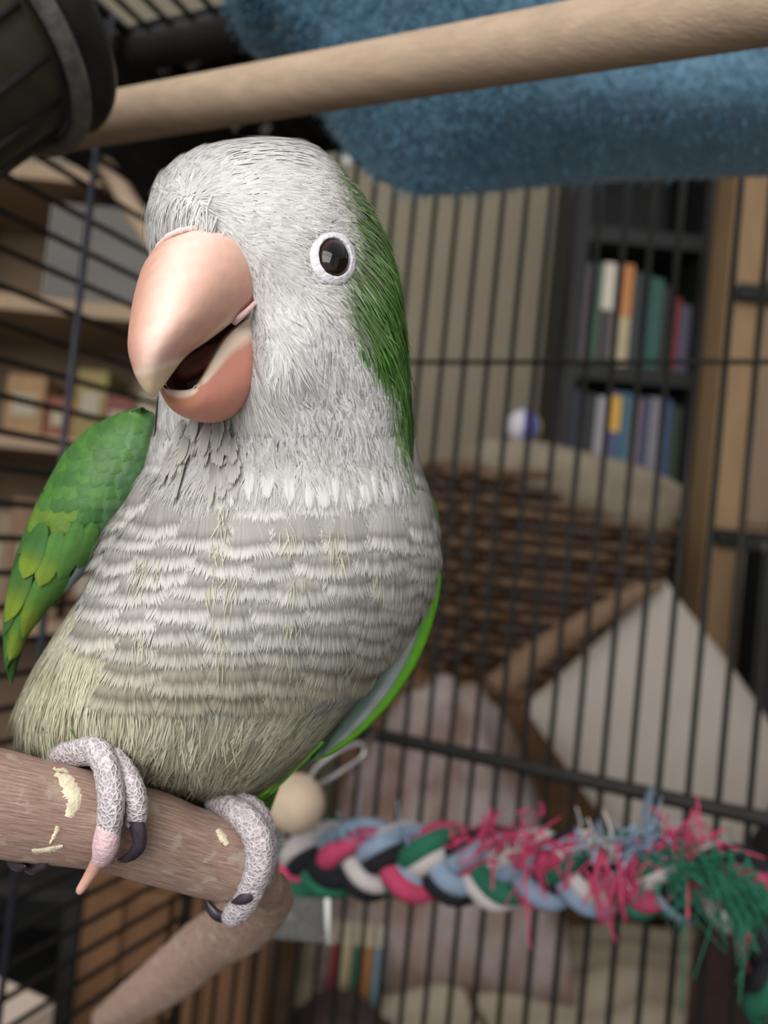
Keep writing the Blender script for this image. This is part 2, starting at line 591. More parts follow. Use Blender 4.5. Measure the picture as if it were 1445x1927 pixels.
pc0 = W(1252, 1092, 1.17)
pillow('pillow', [pc0, W(1500, 1440, 1.12), W(1290, 1760, 1.02), W(985, 1330, 1.06)], 0.05, m_white,
       'large white pillow standing on one corner on the bed', 'pillow')
m_throw = mat('tan_throw', srgb(120, 94, 72), 0.95, 0.16, 40)
tag(tube('rolled_throw', resample([W(930, 1300, 1.03), W(1010, 1232, 1.05), W(1110, 1168, 1.08), W(1190, 1122, 1.11), W(1245, 1100, 1.13)], 30),
         np.interp(np.linspace(0, 1, 30), [0, .3, .8, 1], [0.020, 0.018, 0.013, 0.007]), m_throw, seg=14),
    'tan rolled throw along the upper edge of the white pillow', 'blanket')
m_pink = mat('pink_print_cloth', srgb(124, 100, 88), 0.95, c2=srgb(162, 150, 146), scale=14, bump=0.003, bscale=30)
n1, n2 = 60, 40
xa, xb = W(650, 1400, 1.1).x, W(1080, 1400, 1.1).x
u, v = np.meshgrid(np.linspace(0, 1, n1), np.linspace(0, 1, n2), indexing='ij')
X = xa + (xb - xa) * u
Y = 0.99 + 0.285 * v
hh = (CAMZ - 0.215 - bz) * np.clip(np.sin(np.pi * (0.06 + 0.88 * u)), 0, 1) ** 0.55 * np.clip(1.25 * v, 0, 1) ** 0.55 * np.clip((1 - v) * 9, 0, 1) ** 0.5
Z = bz - 0.012 + hh + 0.014 * vnoise(np.stack([X * 2.5, Y, hh], -1), 0.07, 21) * np.clip(hh * 10, 0, 1)
o = tag(mesh('cloth_heap', np.stack([X, Y, Z], -1).reshape(-1, 3), grid_faces(n1, n2), m_pink),
        'heap of pinkish brown printed cloth on the bed below the basket', 'cloth')
o.modifiers.new('thickness', 'SOLIDIFY').thickness = 0.004

# dark things at the right edge, beside the bed
box_o = empty('storage_box', (0.98, 1.5, 0), 'black storage box with a grey lid beside the tan cupboard', 'box')
sbx = W(1425, 1090, 1.4).x
sbz = W(1440, 1040, 1.4).z
box('body', sbx, sbx + 0.4, 1.385, 1.46, 0.0, sbz, m_black, box_o, bevel=0.004)
box('lid', sbx - 0.005, sbx + 0.405, 1.38, 1.465, sbz, sbz + 0.02, mat('grey_lid', srgb(70, 68, 66), 0.6), box_o, bevel=0.004)
tag(box('bolster', W(1385, 1900, 0.72).x, W(1385, 1900, 0.72).x + 0.16, 0.63, 0.85, bz + 0.012, W(1400, 1750, 0.72).z, mat('maroon_brown_cloth', srgb(58, 38, 34), 0.9, 0.3, 25), bevel=0.03),
    'dark brown bolster cushion on the beige sheet under the rope end', 'cushion')

# behind the left side of the cage: shelf unit with clutter, louvred heater, orange cabinet, black cubby
LY = 0.98
m_tanwall = mat('cardboard', srgb(112, 94, 74), 0.9, 0.12, 14)
lx0, lx1 = W(-260, 900, LY).x, W(410, 900, LY).x
lz = W(100, 545, LY).z
lsh = empty('open_shelf', ((lx0 + lx1) / 2, LY + 0.1, 0), 'tan open shelf unit behind the side bars of the cage', 'shelf')
zt = W(200, 320, LY).z
box('back_panel', lx0, lx1, LY + 0.22, LY + 0.24, 0, zt, m_tanwall, lsh)
box('side_panel', lx0, lx0 + 0.02, LY, LY + 0.22, 0, zt, m_tan2, lsh)
box('side_panel', lx1 - 0.02, lx1, LY, LY + 0.22, 0, zt, m_tan2, lsh)
shelf_z = [W(200, 570, LY).z, W(200, 830, LY).z, W(200, 1180, LY).z]
for z in shelf_z + [zt]:
    box('shelf', lx0 + 0.02, lx1 - 0.02, LY, LY + 0.22, z - 0.02, z, m_tan2, lsh)
# louvred heater on the top shelf
m_fin = mat('grey_fin', srgb(92, 88, 82), 0.5, 0.08, 40)
hz0, hz1 = shelf_z[0], W(160, 365, LY).z
hx0, hx1 = W(72, 480, LY).x, W(300, 480, LY).x
ht = empty('fan_heater', ((hx0 + hx1) / 2, LY + 0.08, hz0), 'grey heater with close upright fins on the top shelf', 'heater')
box('housing', hx0, hx1, LY + 0.05, LY + 0.16, hz0, hz1, mat('heater_dark', srgb(44, 42, 40), 0.7), ht)
nf = 24
fx = np.linspace(hx0 + 0.003, hx1 - 0.003, nf)
for x in fx:
    box('fin', x - 0.0022, x + 0.0022, LY + 0.02, LY + 0.05, hz0 + 0.006, hz1 - 0.006, m_fin, ht)
# clutter on the middle shelf
cl = [(60, 0.05, 0.075, (166, 130, 92), 'small tan carton on the middle shelf behind side bars'),
      (128, 0.035, 0.05, (150, 88, 66), 'small red orange carton on the middle shelf'),
      (182, 0.04, 0.09, (150, 134, 80), 'mustard yellow carton on the middle shelf'),
      (236, 0.035, 0.06, (128, 74, 64), 'brick red carton on the middle shelf'),
      (292, 0.04, 0.1, (112, 92, 74), 'grey brown carton on the middle shelf')]


def carton(px, wd, h, c, lab, z, lid=True):
    x = W(px, 700, LY + 0.03).x
    o = empty('carton', (x, LY + 0.06, z), lab, 'box', 'cartons on the shelf behind the cage')
    mm = mat('carton', tuple(0.6 * q for q in srgb(*c)), 0.8, 0.12, 50)
    box('body', x - wd / 2, x + wd / 2, LY + 0.02, LY + 0.10, z, z + h, mm, o, bevel=0.001)
    box('flap', x - wd / 2 + 0.001, x + wd / 2 - 0.001, LY + 0.019, LY + 0.06, z + h, z + h + 0.002, mm, o)
    box('print_panel', x - wd * 0.3, x + wd * 0.3, LY + 0.0185, LY + 0.02, z + h * 0.3, z + h * 0.7, mat('carton_print', srgb(140, 130, 110), 0.7), o)


for c in cl:
    carton(*c, shelf_z[1])
cl2 = [(20, 0.06, 0.13, (150, 128, 104), 'beige carton on the lower shelf behind side bars'),
       (110, 0.07, 0.15, (138, 108, 82), 'wide brown carton on the lower shelf'),
       (215, 0.05, 0.11, (120, 84, 62), 'dark tan carton on the lower shelf')]
for c in cl2:
    carton(*c, shelf_z[2])

OY = 0.74
ox0, ox1 = W(150, 1780, OY).x, W(720, 1850, OY).x
otop = W(250, 1640, OY).z
oc = empty('cabinet', ((ox0 + ox1) / 2, OY + 0.1, 0), 'orange brown wooden cabinet below the branch perch', 'cabinet')
box('body', ox0, -0.07, OY, OY + 0.2, 0, otop, m_brown, oc)
xm = (ox0 - 0.07) / 2
for a, b in ((ox0 + 0.012, xm - 0.003), (xm + 0.003, -0.082)):
    d = box('door', a, b, OY - 0.014, OY, 0.05, otop - 0.015, m_brown, oc, bevel=0.002)
    box('door_frame', a, a + 0.03, OY - 0.02, OY - 0.014, 0.05, otop - 0.015, m_brown, d)
qx0 = W(-330, 1780, OY).x
qz = W(60, 1668, OY).z
qb = W(60, 1850, OY).z
cb = empty('cubby', ((qx0 + ox0) / 2, OY + 0.1, 0), 'black cubby unit beside the orange brown cabinet', 'shelf')
box('back_panel', qx0, ox0 - 0.003, OY + 0.19, OY + 0.2, 0, qz, m_black, cb)
box('side_panel', qx0, qx0 + 0.015, OY, OY + 0.19, 0, qz, m_black, cb)
box('side_panel', ox0 - 0.018, ox0 - 0.003, OY, OY + 0.19, 0, qz, m_black, cb)
for z in (qz, qz - 0.14, 0.2):
    box('shelf', qx0 + 0.015, ox0 - 0.018, OY, OY + 0.19, z - 0.012, z, m_black, cb)
SY = 0.58
px0, px1 = W(-260, 1880, SY).x, W(40, 1905, SY).x
pz = W(40, 1912, SY).z
st = empty('side_table', ((px0 + px1) / 2, SY + 0.04, 0), 'pale cream side table corner below the side bars', 'table')
box('table_top', px0, px1, SY - 0.06, SY + 0.05, pz - 0.02, pz, mat('cream_top', srgb(204, 184, 168), 0.6, 0.04, 20), st, bevel=0.003, rotz=math.radians(-24))
for x in (px0 + 0.03, px1 - 0.05):
    box('leg', x, x + 0.025, SY - 0.02, SY + 0.005, 0, pz - 0.02, m_tan2, st)

# dark blanket heap and a row of small striped notebooks on the near corner of the bed
n1, n2 = 40, 24
u, v = np.meshgrid(np.linspace(0, 1, n1), np.linspace(0, 1, n2), indexing='ij')
X = -0.05 + 0.12 * u
Y = 0.80 + 0.13 * v
hh = 0.075 * np.clip(np.sin(np.pi * u), 0, 1) ** 0.6 * np.clip(np.sin(np.pi * v), 0, 1) ** 0.6 * (1 - 0.5 * u)
Z = bz - 0.014 + hh + 0.006 * vnoise(np.stack([X, Y, hh], -1), 0.03, 22) * np.clip(hh * 30, 0, 1)
o = tag(mesh('dark_throw', np.stack([X, Y, Z], -1).reshape(-1, 3), grid_faces(n1, n2), m_dkbrown),
        'crumpled dark brown throw at the corner of the bed', 'blanket')
o.modifiers.new('thickness', 'SOLIDIFY').thickness = 0.003
for i, (c, nm) in enumerate([((150, 60, 66), 'crimson'), ((196, 178, 140), 'cream'), ((70, 110, 84), 'green'), ((160, 110, 70), 'ochre'), ((110, 140, 150), 'pale blue')]):
    x = -0.012 + i * 0.0135
    o = empty('notebook', (x + 0.006, 0.98, bz), 'small %s notebook standing behind the dark brown throw' % nm, 'notebook', 'notebooks on the bed')
    mm = mat('notebook', srgb(*c), 0.6, 0.1, 40)
    box('cover', x, x + 0.012, 0.95, 1.0, bz - 0.006, bz + 0.062, mm, o, bevel=0.001)
    box('pages', x + 0.002, x + 0.010, 0.951, 1.002, bz - 0.004, bz + 0.0635, m_paper, o)
# ------------------------------------------------------------------ the cage
m_bar = mat('black_wire', srgb(36, 34, 31), 0.6, 0.15, 80, spec=0.25)
m_barb = mat('blueblack_wire', srgb(48, 48, 58), 0.4, 0.1, 80, metallic=0.3)
CC = np.array([-0.11, 0.549, CAMZ])            # the far corner of the cage, at camera height
rd = np.array([0.911, -0.412, 0.0])
rd /= np.linalg.norm(rd)                        # along the bar wall to the right
ld = np.array([rd[1], -rd[0], 0.0])             # along the side wall to the left, towards the camera
LEN_R, LEN_L = 0.56, 0.62
ZT, ZB = 0.262, -0.42
cage = empty('bird_cage', CC + rd * LEN_R / 2 + ld * LEN_L / 2 + np.array([0, 0, ZB - 0.03]),
             'black wire bird cage with upright bars around the parrot', 'cage')


def seg_mesh(length, r, seg=6):
    return tube_data(np.array([[0, 0, 0], [0, 0, length]]), r, seg)


def rod(name, a, b, r, material, seg=8):
    return tube(name, np.array([a, (np.array(a) + np.array(b)) / 2, b]), r, material, cage, seg=seg)


def cp(s=0.0, t=0.0, z=0.0):
    return CC + rd * s + ld * t + np.array([0, 0, z])


# upright bars of the right wall, one mesh shared by all
V, Fc = tube_data(np.array([[0, 0, ZB], [0, 0, 0], [0, 0, ZT]]), 0.0017, 8)
proto = None
SP = 0.0150
for i in range(1, int(LEN_R / SP) + 1):
    p = cp(s=i * SP + 0.0004)
    if proto is None:
        proto = mesh('bar', V + p, Fc, m_bar, cage, loc=p)
    else:
        o = proto.copy()
        COL.objects.link(o)
        o.location = Vector(p)
# cross wires and the thick rail of the right wall


def wall_z(px, py):
    d = (px - CX) / F * RTn - (py - CY) / F * UPn + FWn
    nrm = ld
    t = (nrm @ (CC - CAMn)) / (nrm @ d)
    return CAMn[2] + t * d[2] - CAMZ


z1 = wall_z(1000, 683)
z2 = wall_z(1040, 1452)
rod('cross_wire', cp(0, 0, z1) - ld * -0.002, cp(LEN_R, 0, z1) + ld * 0.002, 0.0015, m_bar)
rod('rail', cp(0, 0.003, z2), cp(LEN_R, 0.003, z2), 0.0042, m_bar)
# side wall: level bars, a few uprights
SL = 0.0172
V, Fc = tube_data(np.array([[0, 0, 0], ld * LEN_L / 2, ld * LEN_L]), 0.0017, 8)
proto = None
k = 0
z = ZB + 0.004
while z < ZT - 0.004:
    p = cp(z=z)
    if proto is None:
        proto = mesh('bar', V + p, Fc, m_bar, cage, loc=p)
    else:
        o = proto.copy()
        COL.objects.link(o)
        o.location = Vector(p)
    z += SL
for t in (0.155, 0.40):
    rod('upright', cp(0, t, ZB) + rd * 0.0025, cp(0, t, ZT) + rd * 0.0025, 0.0018, m_barb)
# roof bars, roof beam
V, Fc = tube_data(np.array([[0, 0, 0], ld * LEN_L / 2, ld * LEN_L]), 0.0017, 8)
proto = None
for i in range(1, int(LEN_R / SP)):
    p = cp(s=i * SP, z=ZT)
    if proto is None:
        proto = mesh('bar', V + p, Fc, m_bar, cage, loc=p)
    else:
        o = proto.copy()
        COL.objects.link(o)
        o.location = Vector(p)


def roof_pt(px, py):
    d = (px - CX) / F * RTn - (py - CY) / F * UPn + FWn
    return CAMn + d * (ZT / d[2])


rb = roof_pt(310, 68)
tb = (rb - CC) @ ld
tube('roof_beam', np.array([cp(0, tb, ZT - 0.006), cp(LEN_R / 2, tb, ZT - 0.006), cp(LEN_R, tb, ZT - 0.006)]), 0.010, m_bar, cage, seg=12)
# frame of corner posts and edge rails, base tray and stand
for s in (0, LEN_R):
    for t in (0, LEN_L):
        rod('post', cp(s, t, ZB), cp(s, t, ZT + 0.004), 0.0042, m_bar, 12)
for zz in (ZT, ZB):
    rod('edge_rail', cp(0, 0, zz), cp(LEN_R, 0, zz), 0.0035, m_bar)
    rod('edge_rail', cp(0, 0, zz), cp(0, LEN_L, zz), 0.0035, m_bar)
    rod('edge_rail', cp(LEN_R, 0, zz), cp(LEN_R, LEN_L, zz), 0.0035, m_bar)
    rod('edge_rail', cp(0, LEN_L, zz), cp(LEN_R, LEN_L, zz), 0.0035, m_bar)
tv = [cp(s, t, z) for s in (-0.01, LEN_R + 0.01) for t in (-0.01, LEN_L + 0.01) for z in (ZB - 0.03, ZB)]
mesh('tray', tv, [[0, 1, 3, 2], [4, 6, 7, 5], [0, 4, 5, 1], [2, 3, 7, 6], [0, 2, 6, 4], [1, 5, 7, 3]], m_bar, cage, smooth=False)
for s in (0.01, LEN_R - 0.01):
    for t in (0.01, LEN_L - 0.01):
        rod('stand_leg', cp(s, t, -CAMZ), cp(s, t, ZB - 0.03), 0.008, m_bar, 10)

# dark cloth with white tufts lying over the far part of the roof
m_dark = mat('dark_cloth', srgb(30, 30, 27), 0.95, 0.35, 30)
m_bloss = mat('white_print', srgb(190, 190, 184), 0.9, 0.1, 100)
n1, n2 = 40, 24
s, t = np.meshgrid(np.linspace(-0.07, 0.17, n1), np.linspace(-0.006, tb + 0.006, n2), indexing='ij')
drop = np.where(t < -0.004, (-0.004 - t) * 0.9, 0) + np.where(s < -0.006, (-0.006 - s) * 0.85, 0)
Pc = CC + s[..., None] * rd + t[..., None] * ld
Pc[..., 2] = CAMZ + ZT + 0.0045 - np.minimum(drop, 0.09) + 0.0012 * vnoise(np.stack([s, t], -1), 0.03, 3)
rc = empty('roof_cloth', cp(0.1, 0.07, ZT), 'dark cloth over the cage roof with white tufts hanging from it', 'cloth')
o = mesh('cloth', Pc.reshape(-1, 3), grid_faces(n1, n2), m_dark, rc)
md = o.modifiers.new('thickness', 'SOLIDIFY')
md.thickness = 0.002
md.offset = 1
for px, py, r, n in ((310, 132, 0.0065, 5), (366, 120, 0.007, 5), (448, 232, 0.0075, 5), (502, 245, 0.006, 4), (342, 272, 0.0055, 4), (655, 308, 0.008, 4), (560, 190, 0.005, 4)):
    c = roof_pt(px, py)
    a = np.linspace(0, 2 * np.pi, 40, endpoint=False)
    rr = r * (0.72 + 0.28 * np.cos(a * n + px))
    V = c - FWn * 0.004 + np.outer(rr * 0.8 * np.cos(a), rd) + np.outer(rr * np.sin(a), np.array([0.12, 0, 1.0]))
    lo = np.vstack([V, V + ld * -0.0012])
    mesh('white_tuft', lo, [list(range(40))[::-1], list(range(40, 80))] + [[i, (i + 1) % 40, 40 + (i + 1) % 40, 40 + i] for i in range(40)], m_bloss, rc, smooth=False)

# ------------------------------------------------------------------ round wooden perch
m_dowel = mat('bare_wood', srgb(162, 140, 117), 0.75, 0.10, 14, stretch=(1.5, 22, 22), bump=0.0002, bscale=60)


def dpt(px, py, d):
    return unproj(px, py, d)


pa = dpt(175, 228, 0.262)
pb = dpt(1225, 47, 0.178)
dv = (pb - pa) / np.linalg.norm(pb - pa)
C = np.array([pa - dv * 0.09 + dv * k for k in np.linspace(0, np.linalg.norm(pb - pa) + 0.16, 40)])
m = Matrix.Rotation(0, 4, 'X')
rr = 0.00795 + 0.00012 * np.sin(np.linspace(0, 9, 40))
dw = empty('dowel_perch', pa, 'straight bare wooden dowel perch crossing in front of blue towel', 'perch')
tube('dowel', C, rr, m_dowel, dw, seg=24)
tube('end_cap', np.array([C[0] - dv * 0.004, C[0] - dv * 0.001, C[0] + dv * 0.002]), 0.0095, mat('dowel_bolt', srgb(120, 120, 118), 0.4, metallic=0.8), dw, seg=16)

# ------------------------------------------------------------------ smoky feeding cup
m_smoke = bpy.data.materials.new('smoky_plastic')
m_smoke.use_nodes = True
b = m_smoke.node_tree.nodes['Principled BSDF']
b.inputs['Base Color'].default_value = (*srgb(92, 88, 78), 1)
b.inputs['Roughness'].default_value = 0.16
b.inputs['Transmission Weight'].default_value = 0.55
b.inputs['IOR'].default_value = 1.2
m_rim = mat('cup_rim', srgb(96, 95, 90), 0.38, 0.25, 300, bump=0.0003, bscale=700)
m_rim2 = mat('cup_rim_dark', srgb(46, 44, 42), 0.35, 0.2, 200)
ax = RTn * 0.45 + UPn * 0.78 + FWn * 0.43
ax /= np.linalg.norm(ax)
co = unproj(-62, 48, 0.2)
R0 = 0.0345
cup = empty('feeding_cup', co - ax * 0.06, 'smoky dark plastic feeding cup with a double rim beside the dowel', 'cup')
prof = [(R0 * 0.54, -0.118), (R0 * 0.62, -0.115), (R0 * 0.66, -0.10), (R0 * 0.88, -0.006), (R0 * 0.90, 0.0), (R0 * 0.86, 0.0), (R0 * 0.63, -0.10), (R0 * 0.58, -0.112), (0.0003, -0.1125)]
V, Fc = lathe_data([(0.0003, -0.118)] + prof, co, ax, 64)
mesh('bowl', V, Fc, m_smoke, cup)
a = np.linspace(0, 2 * np.pi, 14)
V, Fc = lathe_data([(R0 + 0.0026 * math.cos(t) - 0.0008, 0.0026 * math.sin(t)) for t in a], co, ax, 72)
mesh('rim', V, Fc, m_rim, cup)
V, Fc = lathe_data([(R0 * 0.88, 0.002), (R0 * 0.93, 0.0022), (R0 * 0.95, 0.0085), (R0 * 1.04, 0.0095), (R0 * 1.06, 0.0105), (R0 * 1.05, 0.0120), (R0 * 0.9, 0.0125), (R0 * 0.88, 0.0115), (R0 * 0.88, 0.002)], co, ax, 72)
mesh('collar', V, Fc, m_rim2, cup)
# the upright ribs moulded into the bowl
for k in range(16):
    an = 2 * math.pi * k / 16
    n = np.cross(ax, [0.3, 0.9, 0.1]); n /= np.linalg.norm(n)
    bb = np.cross(ax, n)
    dr = n * math.cos(an) + bb * math.sin(an)
    tube('rib', np.array([co + dr * (R0 * 0.68) - ax * 0.096, co + dr * (R0 * 0.78) - ax * 0.05, co + dr * (R0 * 0.885) - ax * 0.004]), 0.0011, m_rim2, cup, seg=6)

# ------------------------------------------------------------------ blue towel
TD = 0.285
out = np.array([(425, -180), (425, -60), (432, 20), (448, 62), (490, 105), (560, 165), (605, 215), (645, 275), (690, 318), (740, 346), (795, 361), (860, 360), (950, 352), (1080, 341), (1250, 332), (1420, 326), (1620, 318)], float)
ol = resample(out, 90)
n2 = 44
P = np.zeros((90, n2, 3))
t = np.linspace(0, 1, n2)
top = np.stack([np.interp(np.linspace(0, 1, 90), [0, .35, 1], [430, 640, 1620]), np.full(90, -260.0)], -1)
for j in range(n2):
    q = ol * (1 - t[j]) + top * t[j]
    bulge = 0.022 * math.sin(min(1, t[j] * 2.2) * math.pi / 2) - 0.022
    x = q[:, 0]
    dd = TD - bulge * -1 * 0 + 0.0 * x
    fold = 0.006 * np.sin(x / 95.0 + 2.5 * t[j]) * t[j] + 0.004 * np.sin(x / 210.0 - q[:, 1] / 90.0)
    dd = TD + 0.030 * (1 - math.sin(min(1, t[j] * 3.0) * math.pi / 2)) - 0.01 * t[j] + fold
    P[:, j] = unproj(q[:, 0], q[:, 1], dd)
back = P + (FWn * 0.045 - UPn * 0.0)[None, None] * np.minimum(1, np.linspace(0, 1, n2) * 4)[None, :, None] ** 0.6
m_towel = mat('blue_terry', srgb(78, 112, 132), 1.0, c2=srgb(92, 126, 146), scale=26, bump=0.0012, bscale=420, sheen=0.4)
V = np.concatenate([P.reshape(-1, 3), back.reshape(-1, 3)])
Fc = np.concatenate([grid_faces(90, n2), grid_faces(90, n2, off=90 * n2)[:, ::-1]])
tw = empty('towel', P.mean((0, 1)), 'blue terry towel slung under the cage roof behind the dowel', 'towel')
mesh('cloth', V, Fc, m_towel, tw)


def strands(root, t, n, ln, wd, c0, c1, seg=3, lift=0.15, curl=0.0, space=U, nout=False):
    """tapering ribbons; returns V, F, col"""
    N = len(root)
    t = t / (np.linalg.norm(t, axis=1)[:, None] + 1e-9)
    b = np.cross(t, n)
    b /= np.linalg.norm(b, axis=1)[:, None] + 1e-9
    ln, wd, lift, curl = (np.broadcast_to(np.asarray(x, float), (N,)) for x in (ln, wd, lift, curl))
    V, Cc = [], []
    for k in range(seg + 1):
        s = k / seg
        p = root + t * (ln * s)[:, None] + n * (ln * lift * s * (1 - 0.35 * s))[:, None] - n * (ln * curl * s * s)[:, None]
        wk = wd * (0.75 + 0.5 * s if s < 0.5 else 1.0) * (1.0 if s < 0.34 else max(0.0, 1 - ((s - 0.34) / 0.66) ** 1.6)) * 0.5
        c = c0 * (1 - s) + c1 * s
        if k < seg:
            V += [p - b * wk[:, None], p + b * wk[:, None]]
            Cc += [c, c]
        else:
            V.append(p)
            Cc.append(c)
    m = 2 * seg + 1
    V = np.stack(V, 1).reshape(-1, 3)
    Cc = np.stack(Cc, 1).reshape(-1, 3)
    base = (np.arange(N) * m)[:, None]
    Fq = np.concatenate([base + np.array([2 * k, 2 * k + 1, 2 * k + 3, 2 * k + 2]) for k in range(seg - 1)]).tolist()
    Ft = (base + np.array([2 * seg - 2, 2 * seg - 1, 2 * seg])).tolist()
    if nout:
        return space(V), Fq + Ft, Cc, np.repeat(n, m, 0)
    return space(V), Fq + Ft, Cc


m_fuzz = vmat('terry_loops', 0.95, 0.2, 0.1)
N = 26000
ii = rng.integers(0, 90, N)
jj = rng.integers(0, n2 - 4, N)
gN = np.cross(np.gradient(P, axis=0), np.gradient(P, axis=1))
gN /= np.linalg.norm(gN, axis=2)[..., None] + 1e-12
vw = P - CAMn
gN *= -np.sign((gN * vw).sum(2))[..., None]
rt = P[ii, jj] + (rng.uniform(-1, 1, (N, 3)) * 0.0022)
nn = gN[ii, jj]
tt = rng.normal(size=(N, 3)) * 0.6 + nn * 0.6 - np.array([0, 0, 0.7])
c0 = np.array(srgb(84, 118, 138)) * rng.uniform(0.85, 1.15, (N, 1))
V, Fc, Cc = strands(rt, tt, nn, rng.uniform(0.0012, 0.0028, N), 0.0006, c0, c0 * 1.15, lift=0.3, space=lambda v: v)
tag(mesh('pile', V, Fc, m_fuzz, tw, col=Cc), kind='stuff')

# ------------------------------------------------------------------ braided rag rope
m_rag = vmat('rag', 0.95, 0.0, 0.15, bump=0.0006, bscale=900)
PINK, GREEN, BLUE, WHITE, BLACK = (np.array(srgb(*c)) for c in ((176, 66, 96), (42, 98, 78), (128, 144, 164), (186, 178, 176), (34, 34, 38)))
rp = [(505, 1632, 0.365), (560, 1622, 0.355), (660, 1614, 0.345), (800, 1622, 0.335), (960, 1632, 0.325), (1120, 1640, 0.315), (1280, 1650, 0.305), (1390, 1672, 0.298), (1455, 1735, 0.292), (1480, 1830, 0.29), (1490, 1980, 0.29)]
cen = resample(np.array(rp), 260)
cw = unproj(cen[:, 0], cen[:, 1], cen[:, 2])
T, Nn, Bb = frames(cw)
# keep one axis upright in the picture
upv = np.array([0, 0, 1.0])
E1 = upv - T * (T @ upv)[:, None]
E1 /= np.linalg.norm(E1, axis=1)[:, None]
E2 = np.cross(T, E1)
arc = np.concatenate([[0], np.cumsum(np.linalg.norm(np.diff(cw, axis=0), axis=1))])
rope = empty('rope_perch', cw[60], 'thick braided rag rope perch in pink, green, blue, white and black', 'rope')
sets = [[BLUE, BLACK, GREEN, WHITE], [PINK, GREEN, BLACK, BLUE], [WHITE, BLACK, PINK, GREEN]]
for k in range(3):
    ph = 2 * np.pi * arc / 0.056 + 2 * np.pi * k / 3
    ux = 0.0085 * np.sin(ph)
    uy = 0.0060 * np.sin(2 * ph)
    cc = cw + E1 * ux[:, None] + E2 * uy[:, None]
    T2, N2, B2 = frames(cc)
    for q in range(4):
        tw_a = 2 * np.pi * q / 4 + arc / 0.03 * 0.8
        c = cc + (N2 * np.cos(tw_a)[:, None] + B2 * np.sin(tw_a)[:, None]) * 0.0038
        R = 0.0046 * (1 + 0.12 * np.sin(arc / 0.006 + q * 2 + k))
        V, Fc = tube_data(c, R, 8)
        cv = np.repeat(sets[k][q][None], len(V), 0) * (1 + 0.12 * vnoise(V, 0.004, q + 4 * k)[:, None])
        mesh('rag_strip', V, Fc, m_rag, rope, col=cv)


def tuft(px, py, d, n, ln, c, spread=1.0, dirv=(0, -1)):
    c0 = unproj(px, py, d)
    parts, cols = [], []
    for i in range(n):
        a = rng.normal(size=3) * 0.55 * spread
        dr = RTn * (dirv[0] + a[0]) + UPn * (-dirv[1] + a[1]) - FWn * (0.35 + 0.4 * a[2])
        dr /= np.linalg.norm(dr)
        L = ln * rng.uniform(0.2, 0.6)
        p0 = c0 + (RTn * rng.normal() + UPn * rng.normal() * 0.6) * ln * 0.36
        bend = rng.normal(size=3) * 0.55
        ss = np.linspace(0, 1, 7)
        C = p0 + np.outer(ss * L, dr) + np.outer(ss ** 2 * L, bend) - np.outer(ss ** 2 * L * 0.5, [0, 0, 1])
        V, Fc = tube_data(C, np.linspace(1, 0.55, 7) * rng.uniform(0.0003, 0.0009), 5)
        parts.append((V, Fc))
        cols.append(np.repeat((c * rng.uniform(0.8, 1.2))[None], len(V), 0))
    V, Fc = merge(parts)
    mesh('frayed_tuft', V, Fc, m_rag, rope, col=np.vstack(cols))


for a in ((975, 1590, .305, 46, .022, PINK), (930, 1580, .31, 26, .016, PINK), (1010, 1610, .302, 18, .022, PINK, 1, (-.3, .9)),
          (1130, 1600, .300, 34, .018, WHITE), (1100, 1600, .30, 16, .016, BLUE), (1190, 1590, .297, 44, .02, BLUE), (1270, 1600, .292, 36, .021, PINK),
          (1165, 1625, .295, 34, .022, PINK, .7, (0, 1)), (1290, 1610, .29, 16, .022, PINK, 1, (.5, .2)), (1320, 1640, .285, 60, .018, GREEN),
          (1370, 1650, .283, 60, .018, GREEN, .8, (.2, .8)), (1270, 1650, .287, 36, .017, GREEN, .9, (.1, .6)), (650, 1575, .335, 26, .012, BLUE), (760, 1575, .33, 14, .011, BLUE),
          (530, 1590, .35, 14, .012, WHITE), (1400, 1700, .285, 22, .024, GREEN, .5, (0, 1)), (540, 1560, .35, 10, .01, GREEN), (870, 1580, .318, 14, .012, PINK)):
    tuft(*a)
tie = np.array([unproj(1222, 1590, .30), unproj(1216, 1540, .335), unproj(1222, 1500, .385), CC + rd * ((unproj(1224, 1488, .405) - CC) @ rd) + ld * 0.009 + np.array([0, 0, z2 + 0.004])])
tube('tie_strip', resample(tie, 16), 0.0019, m_rag, rope, seg=8, col=np.repeat(BLUE[None], 16 * 8, 0))

# a peeled stick fixed across the far corner
sk = resample([unproj(176, 286, .50), unproj(215, 335, .50), unproj(250, 392, .495), unproj(300, 470, .49)], 16)
tag(tube('peeled_stick', sk, np.linspace(0.0062, 0.0072, 16), m_dowel, seg=12), 'short peeled stick fixed slanting at the far corner of the cage', 'stick')

# ------------------------------------------------------------------ small toys hanging behind the bird
m_bead = mat('pale_wood_bead', srgb(196, 174, 150), 0.6, 0.08, 80)
bc_ = unproj(556, 1512, 0.33)
bead = empty('bead_toy', bc_, 'pale round wooden bead on a metal link behind the parrot', 'toy')
th = np.linspace(0.14, np.pi - 0.14, 16)
V, Fc = lathe_data([(0.0125 * math.sin(t), 0.0125 * math.cos(t)) for t in th] + [(0.0017, -0.0118), (0.0017, 0.0118)], bc_, RTn * 0.4 + UPn + FWn * 0.5, 28)
mesh('bead', V, Fc, m_bead, bead)
m_metal = mat('zinc_link', srgb(176, 172, 168), 0.3, metallic=0.9)
lp = resample([unproj(580, 1470, .33), unproj(600, 1440, .335), unproj(640, 1412, .34), unproj(678, 1400, .345), unproj(684, 1420, .345), unproj(650, 1446, .34), unproj(612, 1470, .335), unproj(590, 1482, .33)], 40)
tube('link', lp, 0.0013, m_metal, bead, seg=8)
rod_top = unproj(690, 1392, .345)
